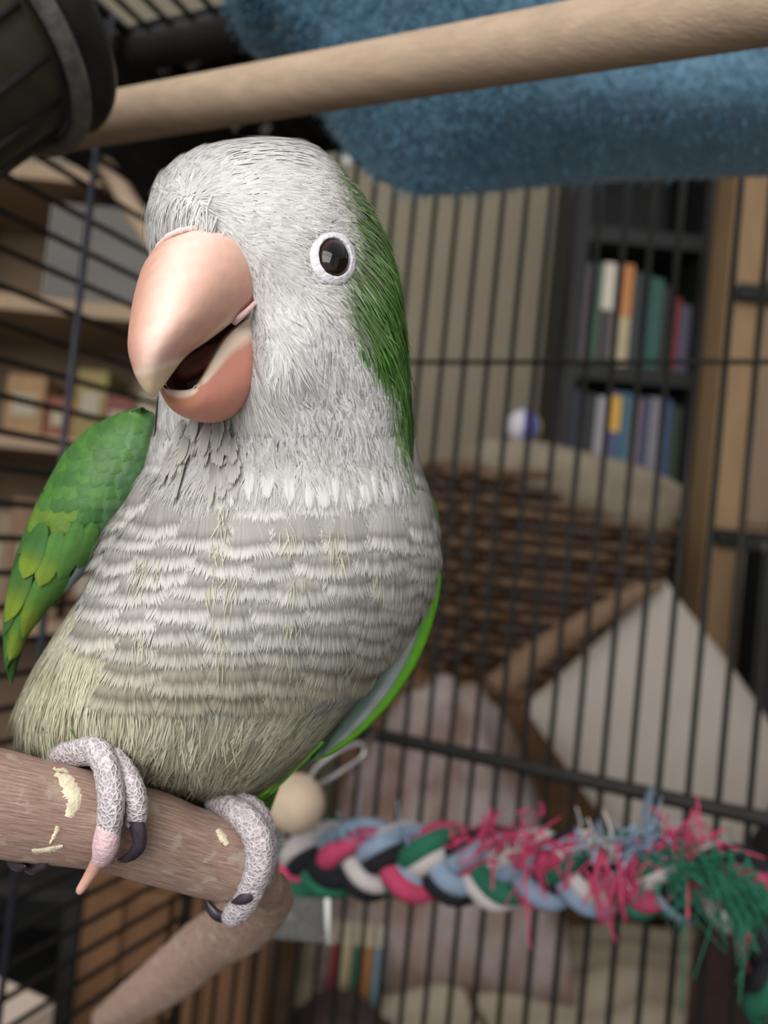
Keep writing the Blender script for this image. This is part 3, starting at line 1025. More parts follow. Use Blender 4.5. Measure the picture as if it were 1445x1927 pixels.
tube('hanger', resample([unproj(680, 1402, .345), unproj(705, 1380, .40), CC + rd * ((unproj(712, 1380, .49) - CC) @ rd) + ld * 0.006 + np.array([0, 0, wall_z(712, 1380)])], 12), 0.0008, m_metal, bead, seg=6)
m_clear = mat('clear_acrylic', (0.9, 0.92, 0.9), 0.08, trans=0.92)
ac = empty('acrylic_clip', unproj(580, 1730, .34), 'clear acrylic clip with a white edge under the rope end', 'clip')
q = [unproj(x, y, d) for x, y, d in ((512, 1690, .335), (612, 1690, .34), (620, 1775, .345), (505, 1765, .335))]
q2 = [p + FWn * 0.002 for p in q]
mesh('plate', np.array(q + q2), [[0, 1, 2, 3], [7, 6, 5, 4], [0, 4, 5, 1], [1, 5, 6, 2], [2, 6, 7, 3], [3, 7, 4, 0]], m_clear, ac, smooth=False)
tube('white_edge', np.array([unproj(616, 1680, .338), unproj(617, 1730, .339), unproj(619, 1776, .34)]), 0.0013, mat('white_edge', srgb(232, 230, 224), 0.4), ac, seg=8)
# ------------------------------------------------------------------ branch perch
def colour_noise(V, c1, c2, s, seed):
    k = np.clip(0.5 + 0.6 * vnoise(V, s, seed), 0, 1)[:, None]
    return np.array(c1) * (1 - k) + np.array(c2) * k


m_branch = bpy.data.materials.new('bark_wood')
m_branch.use_nodes = True
nt = m_branch.node_tree
b = nt.nodes['Principled BSDF']
b.inputs['Roughness'].default_value = 0.8
at = nt.nodes.new('ShaderNodeUVMap')
mp = nt.nodes.new('ShaderNodeMapping')
mp.inputs['Scale'].default_value = (5, 46, 1)
nt.links.new(at.outputs[0], mp.inputs[0])
nz = nt.nodes.new('ShaderNodeTexNoise')
nz.inputs['Scale'].default_value = 1.6
nz.inputs['Detail'].default_value = 8
nz.inputs['Roughness'].default_value = 0.75
nt.links.new(mp.outputs[0], nz.inputs['Vector'])
rpn = nt.nodes.new('ShaderNodeValToRGB')
els = rpn.color_ramp.elements
els[0].position, els[0].color = 0.28, (*srgb(124, 92, 80), 1)
els[1].position, els[1].color = 0.72, (*srgb(228, 208, 194), 1)
e = els.new(0.45); e.color = (*srgb(176, 142, 126), 1)
e = els.new(0.58); e.color = (*srgb(202, 170, 154), 1)
nt.links.new(nz.outputs[0], rpn.inputs[0])
# cream scrapes where the bark is chewed off
nz2 = nt.nodes.new('ShaderNodeTexNoise')
nz2.inputs['Scale'].default_value = 260
nz2.inputs['Detail'].default_value = 6
tcn = nt.nodes.new('ShaderNodeTexCoord')
nt.links.new(tcn.outputs['Object'], nz2.inputs['Vector'])
rp2 = nt.nodes.new('ShaderNodeValToRGB')
rp2.color_ramp.elements[0].position = 0.58
rp2.color_ramp.elements[1].position = 0.66
nt.links.new(nz2.outputs[0], rp2.inputs[0])
mxn = nt.nodes.new('ShaderNodeMix')
mxn.data_type = 'RGBA'
nt.links.new(rp2.outputs[0], mxn.inputs['Factor'])
nt.links.new(rpn.outputs[0], mxn.inputs['A'])
mxn.inputs['B'].default_value = (*srgb(206, 186, 166), 1)
nt.links.new(mxn.outputs['Result'], b.inputs['Base Color'])
bpn = nt.nodes.new('ShaderNodeBump')
bpn.inputs['Distance'].default_value = 0.0006
nt.links.new(nz.outputs[0], bpn.inputs['Height'])
nt.links.new(bpn.outputs[0], b.inputs['Normal'])


def bark_tube(name, pts, n, seg, parent, seed, rough=2.0):
    """pts: (x, y, z, radius) in bird space"""
    Q = resample(np.array(pts, float), n)
    C, R = Q[:, :3], Q[:, 3]
    T, Nn, Bb = frames(C)
    a = np.linspace(0, 2 * np.pi, seg, endpoint=False)
    base = C[:, None] + R[:, None, None] * (np.cos(a)[None, :, None] * Nn[:, None] + np.sin(a)[None, :, None] * Bb[:, None])
    dirn = base - C[:, None]
    dirn /= np.linalg.norm(dirn, axis=2)[..., None]
    g = np.stack(np.broadcast_arrays(np.cos(a)[None] * 40, np.sin(a)[None] * 40, np.linspace(0, 12, n)[:, None]), -1)
    disp = rough * vnoise(base, 55, seed) + 0.6 * rough * vnoise(g, 3.0, seed + 1)
    V = U((base + dirn * disp[..., None]).reshape(-1, 3))
    Fc = grid_faces(n, seg, wrap_v=True).tolist()
    Fc.append(list(range(seg))[::-1])
    Fc.append([(n - 1) * seg + k for k in range(seg)])
    o = mesh(name, V, Fc, m_branch, parent)
    uv = o.data.uv_layers.new(name='UVMap')
    arc = np.concatenate([[0], np.cumsum(np.linalg.norm(np.diff(C, axis=0), axis=1))]) / 500
    vi = np.zeros(len(o.data.loops), int)
    o.data.loops.foreach_get('vertex_index', vi)
    uu = arc[vi // seg]
    ang = (vi % seg) / seg
    ang = np.abs(ang * 2 - 1)
    uv.data.foreach_set('uv', np.stack([uu, ang], -1).astype(np.float32).ravel())
    return o


perch = empty('branch_perch', Vector(U((170, 1544, -55))), 'chewed brown branch perch gripped by the feet of the parrot', 'perch')
SP_B = [(-420, 1450, -180, 112), (-200, 1482, -140, 108), (0, 1513, -100, 103), (100, 1531, -76, 97), (170, 1545, -55, 92), (240, 1563, -28, 88),
        (300, 1581, 0, 87), (360, 1600, 30, 82), (410, 1612, 55, 82), (446, 1625, 78, 78), (474, 1644, 102, 60), (488, 1660, 122, 30)]
bro = bark_tube('branch', SP_B, 170, 72, perch, 5, 2.2)
from mathutils.bvhtree import BVHTree
bv = BVHTree.FromPolygons([v.co + world_loc(bro) for v in bro.data.vertices], [tuple(p.vertices) for p in bro.data.polygons])
bark_tube('side_branch', [(462, 1642, 100, 30), (500, 1668, 190, 36), (506, 1692, 420, 46), (455, 1738, 800, 56), (395, 1775, 1200, 54), (330, 1830, 1600, 50), (262, 1880, 2100, 42), (205, 1925, 2700, 36)], 70, 36, perch, 9, 2.0)
m_scrape = mat('cream_sapwood', srgb(212, 202, 172), 0.85, 0.18, 500, bump=0.0003, bscale=1500)


def branch_front(px, py, out=1.0):
    q = Vector(unproj(px, py, 1.0)) - CAM
    h = bv.ray_cast(CAM, q.normalized())
    d = (h[0] - CAM).dot(fw) if h[0] is not None else D0
    return np.array([px, py, (d / D0 - 1) * F - out])


def scrape(pts, hw, seed):
    P = resample(np.array(pts, float), 26)
    r = np.random.default_rng(seed)
    w = np.interp(np.linspace(0, 1, 26), np.linspace(0, 1, len(hw)), hw) * r.uniform(0.7, 1.3, 26)
    T = np.gradient(P, axis=0); T /= np.linalg.norm(T, axis=1)[:, None]
    S = np.stack([-T[:, 1], T[:, 0]], -1)
    V = []
    for i in range(26):
        for k in (-1, -0.5, 0.5, 1):
            q = P[i] + S[i] * w[i] * k * (1 if abs(k) < 1 else r.uniform(.8, 1.2))
            V.append(branch_front(q[0], q[1], 2.2 if abs(k) < 1 else -1.0))
    mesh('scraped_patch', U(np.array(V)), grid_faces(26, 4), m_scrape, perch)


scrape([(108, 1440), (128, 1475), (140, 1505), (128, 1538)], [12, 16, 20, 16, 6], 1)
scrape([(110, 1555), (103, 1572), (94, 1588)], [6, 5, 2], 2)
scrape([(60, 1602), (100, 1598), (118, 1592)], [4, 6, 3], 4)
scrape([(410, 1560), (418, 1575), (428, 1590)], [6, 9, 5], 3)

# ------------------------------------------------------------------ the parrot
ROWS = np.array([
    # y, left, right, depth of middle, half depth
    (256, 500, 502, 10, 2), (260, 452, 552, 10, 50), (268, 405, 580, 8, 90), (282, 360, 606, 6, 122), (305, 322, 634, 4, 152), (340, 290, 664, 0, 182),
    (390, 275, 697, 0, 204), (440, 274, 724, 0, 216), (500, 284, 745, 0, 222), (560, 294, 757, 2, 222), (620, 300, 765, 6, 218), (700, 300, 771, 14, 212),
    (760, 298, 774, 22, 206), (820, 292, 778, 32, 206), (880, 278, 788, 42, 216), (940, 246, 804, 50, 236), (1000, 208, 817, 56, 256), (1060, 180, 822, 60, 270),
    (1120, 152, 808, 64, 280), (1180, 112, 780, 68, 284), (1240, 74, 742, 72, 280), (1300, 42, 690, 78, 270), (1350, 32, 645, 84, 252), (1400, 52, 600, 92, 226),
    (1440, 108, 562, 102, 190), (1475, 180, 520, 114, 140), (1500, 265, 470, 124, 80), (1510, 358, 372, 130, 4)], float)
YG = np.arange(256, 1511, 2.0)
TAB = np.stack([np.interp(YG, ROWS[:, 0], ROWS[:, i]) for i in range(1, 5)], -1)
ker = np.exp(-np.linspace(-2, 2, 21) ** 2)
ker /= ker.sum()
sm = np.stack([np.convolve(np.pad(TAB[:, i], 10, mode='edge'), ker, 'valid') for i in range(4)], -1)
wgt = np.clip(np.minimum(YG - 290, 1470 - YG) / 50, 0, 1)[:, None]
TAB = TAB * (1 - wgt) + sm * wgt


def sec(y):
    return [np.interp(y, YG, TAB[:, i]) for i in range(4)]


def bumps(x, y):
    g = lambda cx, cy, sx, sy, a: a * np.exp(-((x - cx) / sx) ** 2 - ((y - cy) / sy) ** 2)
    return (g(345, 395, 75, 62, 34) + g(560, 660, 95, 120, 20) + g(630, 487, 52, 52, -12) + g(385, 835, 85, 60, -46) + g(330, 900, 60, 60, 8)
            + g(600, 870, 150, 40, -10) + g(540, 1110, 200, 150, 14) + g(250, 1180, 120, 160, 16) + g(520, 700, 60, 100, 14) + g(375, 620, 88, 125, -95))


def S(y, ph):
    y = np.clip(np.asarray(y, float), 256, 1510)
    L, R, zc, h = sec(y)
    x = (L + R) / 2 + (R - L) / 2 * np.cos(ph)
    z = zc - h * np.sin(ph)
    fr = np.clip(np.sin(ph), 0, 1)
    return np.stack([x, y, z - bumps(x, y) * fr], -1)


def Nrm(y, ph):
    e = 1.5
    dy = S(np.asarray(y) + e, ph) - S(np.asarray(y) - e, ph)
    dp = S(y, np.asarray(ph) + 0.01) - S(y, np.asarray(ph) - 0.01)
    n = np.cross(dy, dp)
    n /= np.linalg.norm(n, axis=-1)[..., None] + 1e-9
    # outward
    L, R, zc, h = sec(np.clip(y, 256, 1510))
    c = np.stack([(L + R) / 2, np.clip(y, 330, 1420), zc], -1)
    sgn = np.sign(((S(y, ph) - c) * n).sum(-1))
    return n * np.where(sgn == 0, 1, sgn)[..., None]


def phi_of(x, y):
    L, R, zc, h = sec(y)
    return np.arccos(np.clip((x - (L + R) / 2) / ((R - L) / 2 + 1e-6), -0.999, 0.999))


C_WHITE = np.array(srgb(228, 226, 223))
C_GREY = np.array(srgb(188, 185, 180))
C_GREEN = np.array(srgb(122, 164, 88))
C_GREEND = np.array(srgb(82, 124, 60))
C_OLIVE = np.array(srgb(132, 138, 112))
C_BELLY = np.array(srgb(226, 222, 198))
C_BELLYD = np.array(srgb(206, 202, 174))
GB = np.array([(256, 640), (330, 650), (370, 672), (410, 682), (450, 690), (500, 684), (545, 664), (580, 668), (620, 690), (660, 692), (700, 730), (740, 748), (800, 762), (900, 778), (1000, 815), (1100, 850)], float)


def plumage(P, front, jitter=True):
    """the bird's own colours"""
    x, y, z = P[:, 0], P[:, 1], P[:, 2]
    N = len(P)
    gb = np.interp(y, GB[:, 0], GB[:, 1]) - 12 + (rng.normal(size=N) * 7 if jitter else 0) + 10 * vnoise(P, 26, 31)
    backside = front < -0.12
    lim = np.clip((x - gb) / 22 + 0.5, 0, 1)
    lim = np.where(backside & (y > 300) & (y < 1130), np.clip((x - 350) / 60, 0, 1) + np.where(y > 700, 1, 0), lim)
    lim = np.clip(np.where(y < 290, 0, lim), 0, 1)
    lim = np.where((y > 1090) & ~backside, 0, lim)
    k = np.clip(0.5 + 0.55 * vnoise(P, 30, 12), 0, 1)[:, None]
    white = C_WHITE * (0.93 + 0.07 * k)
    # greyer brow and lores, off white throat
    gr = np.exp(-((x - 520) / 90) ** 2 - ((y - 500) / 60) ** 2) * 0.65 + np.exp(-((x - 660) / 60) ** 2 - ((y - 405) / 40) ** 2) * 0.6
    gr += np.clip((y - 800) / 120, 0, 1) * 0.6
    gr = np.clip(gr + 0.18 * vnoise(P, 18, 77), 0, 1)[:, None]
    c = white * (1 - gr) + C_GREY * gr
    ol = np.clip(1 - np.abs(x - gb) / 42, 0, 1)[:, None] * (~backside)[:, None] * (y < 640)[:, None]
    c = c * (1 - 0.65 * ol) + C_OLIVE * 0.65 * ol
    green = C_GREEND * (1 - k) + C_GREEN * k
    oliveg = C_OLIVE * 0.75 + C_GREEN * 0.25
    near = np.clip(1 - (x - gb) / 75, 0, 1)[:, None] * (y < 620)[:, None]
    green = green * (1 - 0.7 * near) + oliveg * 0.7 * near
    c = c * (1 - lim[:, None]) + green * lim[:, None]
    # belly
    edge = 1270 + 0.10 * (x - 500) - 150 * np.clip((330 - x) / 200, 0, 1) + 26 * vnoise(P, 60, 5)
    bl_ = np.clip((y - edge) / 70, 0, 1)[:, None]
    belly = C_BELLYD * (1 - k) + C_BELLY * k
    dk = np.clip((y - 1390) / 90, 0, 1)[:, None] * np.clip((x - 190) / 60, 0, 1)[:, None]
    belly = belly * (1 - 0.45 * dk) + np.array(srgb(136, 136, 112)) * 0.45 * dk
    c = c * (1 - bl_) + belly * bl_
    flank = (np.clip((y - 1372) / 24, 0, 1) * np.clip((122 - x) / 30, 0, 1))[:, None]
    c = c * (1 - flank) + np.array(srgb(104, 158, 62)) * flank
    bb = (backside & (y > 1130))[:, None]
    return np.where(bb, C_GREEN * 0.8, c)


parrot = empty('parrot', Vector(U((300, 1500, 20))), 'green and grey parrot with pale barred breast perched on the branch', 'parrot')
m_feather = vmat('plumage', 0.8, 0.36, 0.12, nrm=True)
m_skin = vmat('body_skin', 0.9, 0.0, 0.1)
ny, nph = 150, 120
yy = 256 + (1510 - 256) * (0.5 - 0.5 * np.cos(np.linspace(0, np.pi, ny)))
pp = np.linspace(0, 2 * np.pi, nph, endpoint=False)
gy_, gp_ = np.meshgrid(yy, pp, indexing='ij')
B = S(gy_, gp_) - Nrm(gy_, gp_) * 3.0
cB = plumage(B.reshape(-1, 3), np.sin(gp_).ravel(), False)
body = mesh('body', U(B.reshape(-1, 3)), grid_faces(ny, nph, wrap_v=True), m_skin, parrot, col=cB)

# ---- flow of the plumage
BEAK = np.array([(296, 452), (330, 436), (390, 440), (440, 470), (468, 520), (478, 570), (466, 640), (462, 720), (452, 772), (400, 788), (335, 762), (300, 728), (240, 650), (255, 530)], float)


def inpoly(x, y, poly):
    r = np.zeros(len(x), bool)
    j = len(poly) - 1
    for i in range(len(poly)):
        xi, yi = poly[i]
        xj, yj = poly[j]
        c = ((yi > y) != (yj > y)) & (x < (xj - xi) * (y - yi) / (yj - yi + 1e-9) + xi)
        r ^= c
        j = i
    return r


def flow(P, sinp):
    x, y, z = P[:, 0], P[:, 1], P[:, 2]
    fx = x - 352
    fy = y - 372
    rr = np.hypot(fx, fy) + 1
    hx, hy = fx / rr, fy / rr                        # radiates from the whorl above the beak
    # cheek: sweeps back and down
    ck = np.clip((y - 520) / 130, 0, 1)
    cx = np.clip((x - 440) / 330, -0.5, 1) * 0.75
    hx = hx * (1 - ck) + cx * ck
    hy = hy * (1 - ck) + 1.0 * ck
    # right of the eye: swept back and down along the nape
    nk = np.clip((x - 640) / 70, 0, 1) * np.clip((y - 380) / 60, 0, 1)
    hx = hx * (1 - nk) + 0.62 * nk * np.clip((900 - y) / 350, 0, 1)
    hy = hy * (1 - nk) + 0.9 * nk
    # neck and breast: straight down, spreading a little
    bk_ = np.clip((y - 780) / 120, 0, 1)
    hx = hx * (1 - bk_) + (x - 530) * 0.0011 * bk_
    hy = hy * (1 - bk_) + bk_
    be = np.clip((y - 1180) / 120, 0, 1)
    hx = hx * (1 - be) + np.interp(x, [40, 200, 420, 700], [-0.42, -0.35, 0.0, -0.5]) * be
    # the back: away from the lens and down
    back = np.clip(-sinp + 0.25, 0, 1)
    hz = 0.55 * np.clip((x - 560) / 160, 0, 1) * np.clip((760 - y) / 200, 0, 1) + 0.0 * back
    return np.stack([hx, hy, hz], -1)


def sample(n, y0, y1, p0=0.0, p1=2 * np.pi):
    ys = rng.uniform(y0, y1, n * 3)
    ps = rng.uniform(p0, p1, n * 3)
    e = 1.5
    a = S(ys + e, ps) - S(ys - e, ps)
    b_ = S(ys, ps + 0.01) - S(ys, ps - 0.01)
    ar = np.linalg.norm(np.cross(a, b_), axis=1)
    keep = rng.uniform(0, np.quantile(ar, 0.97), n * 3) < ar
    return ys[keep][:n], ps[keep][:n]


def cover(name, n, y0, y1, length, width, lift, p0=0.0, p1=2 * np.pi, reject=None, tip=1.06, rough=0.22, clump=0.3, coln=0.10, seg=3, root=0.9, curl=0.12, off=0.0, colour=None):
    ys, ps = sample(n, y0, y1, p0, p1)
    P = S(ys, ps)
    sp = np.sin(ps)
    ok = ~(inpoly(P[:, 0], P[:, 1], BEAK) & (sp > 0))
    ok &= ~((((P[:, 0] - 626) / 45) ** 2 + ((P[:, 1] - 486) / 50) ** 2 < 1) & (sp > 0))
    if reject is not None:
        ok &= ~reject(P, sp)
    ys, ps, P, sp = ys[ok], ps[ok], P[ok], sp[ok]
    n_ = Nrm(ys, ps)
    P = P + n_ * off
    f = flow(P, sp)
    f[:, :2] += clump * np.stack([vnoise(P, 30, 41), vnoise(P, 30, 43)], -1)
    f += rng.normal(size=f.shape) * rough
    t = f - n_ * (f * n_).sum(1)[:, None]
    t /= np.linalg.norm(t, axis=1)[:, None] + 1e-9
    m_ = len(P)
    c = plumage(P, sp) if colour is None else colour(P, sp)
    c = c * (1 + coln * rng.normal(size=(m_, 1)) + 0.05 * vnoise(P, 9, 55)[:, None])
    ln = rng.uniform(*length, m_) if isinstance(length, tuple) else length(P)
    # keep clear of the eye: shorten strands that would sweep over it
    ex, ey = P[:, 0] + t[:, 0] * ln, P[:, 1] + t[:, 1] * ln
    hit = (((ex - 626) / 44) ** 2 + ((ey - 486) / 50) ** 2 < 1) & (sp > 0)
    ln = np.where(hit, ln * 0.35, ln)
    hb = inpoly(ex, ey, BEAK) & (sp > 0)
    ln = np.where(hb, ln * 0.5, ln)
    nv = n_ + t * 0.25 * rng.normal(size=(m_, 1)) + np.cross(t, n_) * 0.25 * rng.normal(size=(m_, 1))
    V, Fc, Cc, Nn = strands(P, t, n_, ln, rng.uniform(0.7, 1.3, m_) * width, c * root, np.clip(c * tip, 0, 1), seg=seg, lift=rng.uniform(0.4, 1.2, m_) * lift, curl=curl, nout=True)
    Nn = np.repeat(nv, 2 * seg + 1, 0)
    o = mesh(name, V, Fc, m_feather, parrot, col=Cc, nrm=UD(Nn))
    return tag(o, kind='stuff')


is_green = lambda P, sp: (P[:, 0] > np.interp(P[:, 1], GB[:, 0], GB[:, 1]) - 12) | (sp < -0.12)
# short face and crown plumage
cover('face_plumage', 75000, 257, 790, (18, 40), 2.7, 0.06, coln=0.045, rough=0.16, root=0.98, tip=1.02, reject=lambda P, sp: is_green(P, sp) & (P[:, 1] > 400))
# green nape, longer and looser
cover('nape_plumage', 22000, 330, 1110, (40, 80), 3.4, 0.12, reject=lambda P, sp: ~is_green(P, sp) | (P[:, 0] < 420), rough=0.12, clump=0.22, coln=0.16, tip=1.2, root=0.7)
# loose feather tips standing off the nape
cover('nape_wisps', 1500, 380, 1000, (50, 95), 2.6, 0.30, reject=lambda P, sp: ~is_green(P, sp) | (P[:, 0] < 600) | (sp < -0.4), rough=0.2, clump=0.3, coln=0.2, tip=1.25, root=0.8)
# white cheek and neck
cover('neck_plumage', 30000, 660, 975, (36, 72), 2.9, 0.07, reject=is_green, rough=0.14, clump=0.32, coln=0.05, root=0.92, tip=1.03)
# breast down under the barred feathers
cover('breast_down', 9000, 900, 1330, (25, 50), 5.0, 0.05, p0=-0.5, p1=np.pi + 0.5, rough=0.15, root=0.75, tip=0.85)
# belly
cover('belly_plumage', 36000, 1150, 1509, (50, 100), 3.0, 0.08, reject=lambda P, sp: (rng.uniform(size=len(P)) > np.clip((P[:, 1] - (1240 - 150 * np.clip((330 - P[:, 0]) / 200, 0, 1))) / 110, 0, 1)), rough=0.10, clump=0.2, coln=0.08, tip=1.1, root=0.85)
# back, out of sight from the front
cover('back_plumage', 5000, 950, 1480, (70, 110), 14, 0.04, p0=np.pi + 0.2, p1=2 * np.pi - 0.2, coln=0.15)

# ---- barred breast feathers, each one a fan of barbs
def breast_feather(y0, x0, L, Wd, nb, tone, tilt=0.0, off0=4.0, name='breast_feather', cols=None, arcn=0.28, cream_k=0.0):
    a = np.linspace(-1, 1, nb)
    a = a + rng.normal(size=nb) * 0.25 / nb
    ns = 7
    s = np.array([0, .3, .55, .70, .83, .92, 1.0])
    end_y = np.sqrt(np.clip(1 - arcn * a * a, 0.05, 1)) * L * (1 + rng.normal(size=nb) * 0.035)
    X = x0 + (a[:, None] * Wd * (0.30 + 0.70 * s[None] ** 0.8)) + tilt * L * s[None]
    Yy = y0 + end_y[:, None] * s[None] - np.abs(tilt) * 0
    Lr, Rr, _, _ = sec(np.clip(Yy, 256, 1508))
    mid, hw = (Lr + Rr) / 2, (Rr - Lr) / 2
    # x runs along the girth, so feathers wrap round the sides
    ph = np.pi / 2 - (X - mid) / hw
    Pp = S(Yy, ph)
    n_ = Nrm(Yy, ph)
    dome = (1 - 0.7 * a[:, None] ** 2)
    Pp = Pp + n_ * (off0 + (2.5 + 7.0 * s[None] ** 1.4 * dome + rng.normal(size=(nb, 1)) * 0.25))[..., None]
    t = np.gradient(Pp, axis=1)
    t /= np.linalg.norm(t, axis=2)[..., None] + 1e-9
    b_ = np.cross(t, n_)
    b_ /= np.linalg.norm(b_, axis=2)[..., None] + 1e-9
    bw_ = Wd * 2 / nb * 0.85
    wprof = np.array([1.0, 1.1, 1.2, 1.2, 1.0, 0.6, 0.12]) * bw_
    lo = Pp - b_ * wprof[None, :, None]
    hi = Pp + b_ * wprof[None, :, None]
    V = np.stack([lo, hi], 2).reshape(-1, 3)
    base = np.arange(nb)[:, None] * ns * 2
    Fc = np.concatenate([base + np.array([2 * k, 2 * k + 1, 2 * k + 3, 2 * k + 2]) for k in range(ns - 1)])
    if cols is None:
        dark = np.array(srgb(178, 174, 168)) * tone
        dark2 = np.array(srgb(152, 148, 142)) * tone
        pale = np.array(srgb(226, 223, 217)) * min(1.06, tone * 1.02)
        cols = [dark, dark, dark, dark2, pale * 0.8 + dark2 * 0.2, pale, pale]
        cols = [q * (1 - cream_k) + q * np.array((0.97, 0.94, 0.74)) * cream_k for q in cols]
    cs = np.stack(cols)[None].repeat(nb, 0) * (1 + 0.03 * rng.normal(size=(nb, 1, 1)))
    cs = np.repeat(cs[:, :, None], 2, 2).reshape(-1, 3)
    nn2 = n_ + 0.30 * a[:, None, None] * np.array([1.0, 0, 0]) - 0.25 * (1 - s)[None, :, None] * np.array([0, 1.0, 0]) + 0.30 * (s ** 3)[None, :, None] * np.array([0, 1.0, 0]) + rng.normal(size=(nb, 1, 3)) * 0.08
    nn2 = np.repeat(nn2[:, :, None], 2, 2).reshape(-1, 3)
    return mesh(name, U(V), Fc, m_feather, parrot, col=cs, nrm=UD(nn2))


r = 0
y = 1318.0
while y > 940:
    Lr, Rr, zc, h = [float(v) for v in sec(y)]
    mid, hw = (Lr + Rr) / 2, (Rr - Lr) / 2
    # clip the barred zone to the picture's breast; rows shorten low down
    gl = np.interp(y, [925, 1000, 1150, 1250, 1320], [-1.62, -1.62, -1.30, -0.72, -0.35]) * hw
    gr = np.interp(y, [925, 1000, 1150, 1250, 1320], [1.62, 1.62, 1.62, 1.50, 1.2]) * hw
    step = 98.0
    x = mid + gl + (r % 2) * step / 2
    while x < mid + gr:
        u_ = (x - mid) / hw
        dip = (64 if u_ < 0 else 34) * u_ * u_                     # rows smile: higher at the sides
        breast_feather(y - dip + rng.normal() * 4 - 66, x + rng.normal() * 8, 96 + rng.normal() * 5, 84 + rng.normal() * 6, 84,
                       1.0 + rng.normal() * 0.05, tilt=0.10 * u_ + rng.normal() * 0.04, cream_k=float(np.clip((y - 1200) / 110, 0, 1) * 0.8), off0=(4.0 if y > 1000 else 0.0))
        x += step
    y -= 41
    r += 1
# pointed white feathers at the edge of the ruff, with gaps between
wc = [C_WHITE * k for k in (0.7, 0.85, 0.95, 1, 1.02, 1.04, 1.04)]
for x, y, w_ in ((575, 878, 12), (604, 884, 18), (632, 872, 9), (655, 886, 12), (688, 880, 20), (716, 868, 10), (738, 874, 17), (766, 872, 13), (540, 872, 12), (508, 878, 14), (470, 866, 11), (440, 880, 12)):
    breast_feather(y, x, 84 + rng.normal() * 9, w_, 18, 1.0, tilt=(x - 560) * 0.0006 + rng.normal() * 0.06, off0=3, name='ruff_feather', cols=wc, arcn=0.9)
cover('ruff_plumage', 10000, 820, 948, (22, 70), 2.6, 0.10, reject=is_green, rough=0.14, clump=0.4, coln=0.05, root=0.92, tip=1.03, off=7.0, p0=-0.3, p1=np.pi + 0.3)
gc = [np.array(srgb(190, 186, 180)) * k for k in (0.6, 0.8, 0.95, 1.05, 1.1, 1.15, 1.15)]
for i in range(34):
    x = rng.uniform(292, 450)
    y = rng.uniform(775, 885)
    breast_feather(y, x, rng.uniform(60, 90), rng.uniform(9, 17), 12, 1.0, tilt=(x - 430) * 0.002 + rng.normal() * 0.12, off0=rng.uniform(2, 14), name='throat_feather', cols=gc, arcn=0.8)


def wisps(name, spots, colour, n, ln, spread, lift=0.2, width=2.6, fdir=None, off=12.0):
    Pl, tl_, nl = [], [], []
    for x, y in spots:
        for k in range(n):
            xx_, yy_ = x + rng.normal() * spread, y + rng.normal() * spread * 1.4
            ph = phi_of(xx_, yy_)
            Pl.append(S(yy_, ph) + Nrm(yy_, ph) * off)
            nl.append(Nrm(yy_, ph))
            tl_.append((fdir[0] + rng.normal() * 0.22, fdir[1], 0))
    Pl, tl_, nl = np.array(Pl), np.array(tl_), np.array(nl)
    t = tl_ - nl * (tl_ * nl).sum(1)[:, None]
    m_ = len(Pl)
    c = np.array(colour) * rng.uniform(0.85, 1.15, (m_, 1))
    V, Fc, Cc = strands(Pl, t, nl, rng.uniform(0.6, 1.2, m_) * ln, width, c * 0.9, c * 1.1, lift=lift, curl=0.15)
    tag(mesh(name, V, Fc, m_feather, parrot, col=Cc, nrm=UD(np.repeat(nl, 7, 0))), kind='stuff')


wisps('breast_wisps', [(425, 980), (415, 1040), (400, 1110), (408, 1190), (412, 1250), (545, 1010), (552, 1100), (548, 1170), (540, 1235), (628, 1020), (634, 1050), (270, 1090), (290, 1070), (440, 1100), (700, 1085), (560, 1290), (265, 1210), (655, 1240)],
      srgb(206, 203, 178), 9, 42, 8, width=2.2, fdir=(0, 1))
wisps('side_wisps', [(236, 948), (222, 975), (208, 1000), (198, 1030), (300, 900)], srgb(176, 170, 162), 16, 50, 10, lift=0.45, fdir=(-0.55, 0.6))
wisps('cere_tuft', [(330, 405), (345, 395), (318, 412), (300, 418), (365, 408), (390, 420), (285, 425)], C_WHITE, 60, 42, 11, off=5.0, lift=0.2, width=3.0, fdir=(-0.15, 1))
wisps('crown_tuft', [(470, 275), (520, 272), (555, 280), (440, 282)], C_WHITE, 40, 34, 10, off=2.0, lift=0.16, width=3.0, fdir=(0.9, -0.25))

wisps('flank_tuft', [(70, 1398), (90, 1408), (112, 1410), (132, 1402)], srgb(120, 170, 76), 34, 42, 9, lift=0.1, width=4.0, fdir=(0.1, 1))

# ---- beak
m_beak = vmat('beak_horn', 0.40, 0.0, 0.22, sss=0.25, bump=0.00016, bscale=420)


def arch(rows, n, m_, power=1.0):
    """rows: ridge, right edge, left edge (each x, y, z)"""
    A = np.array(rows, float)
    Rg, Er, El = (resample(A[:, i], n) for i in range(3))
    th = np.linspace(-np.pi / 2, np.pi / 2, m_)
    C = (Er + El) / 2
    return C[:, None] + np.sin(th)[None, :, None] * ((Er - El) / 2)[:, None] + (np.cos(th) ** power)[None, :, None] * (Rg - C)[:, None], C, Er, El, th


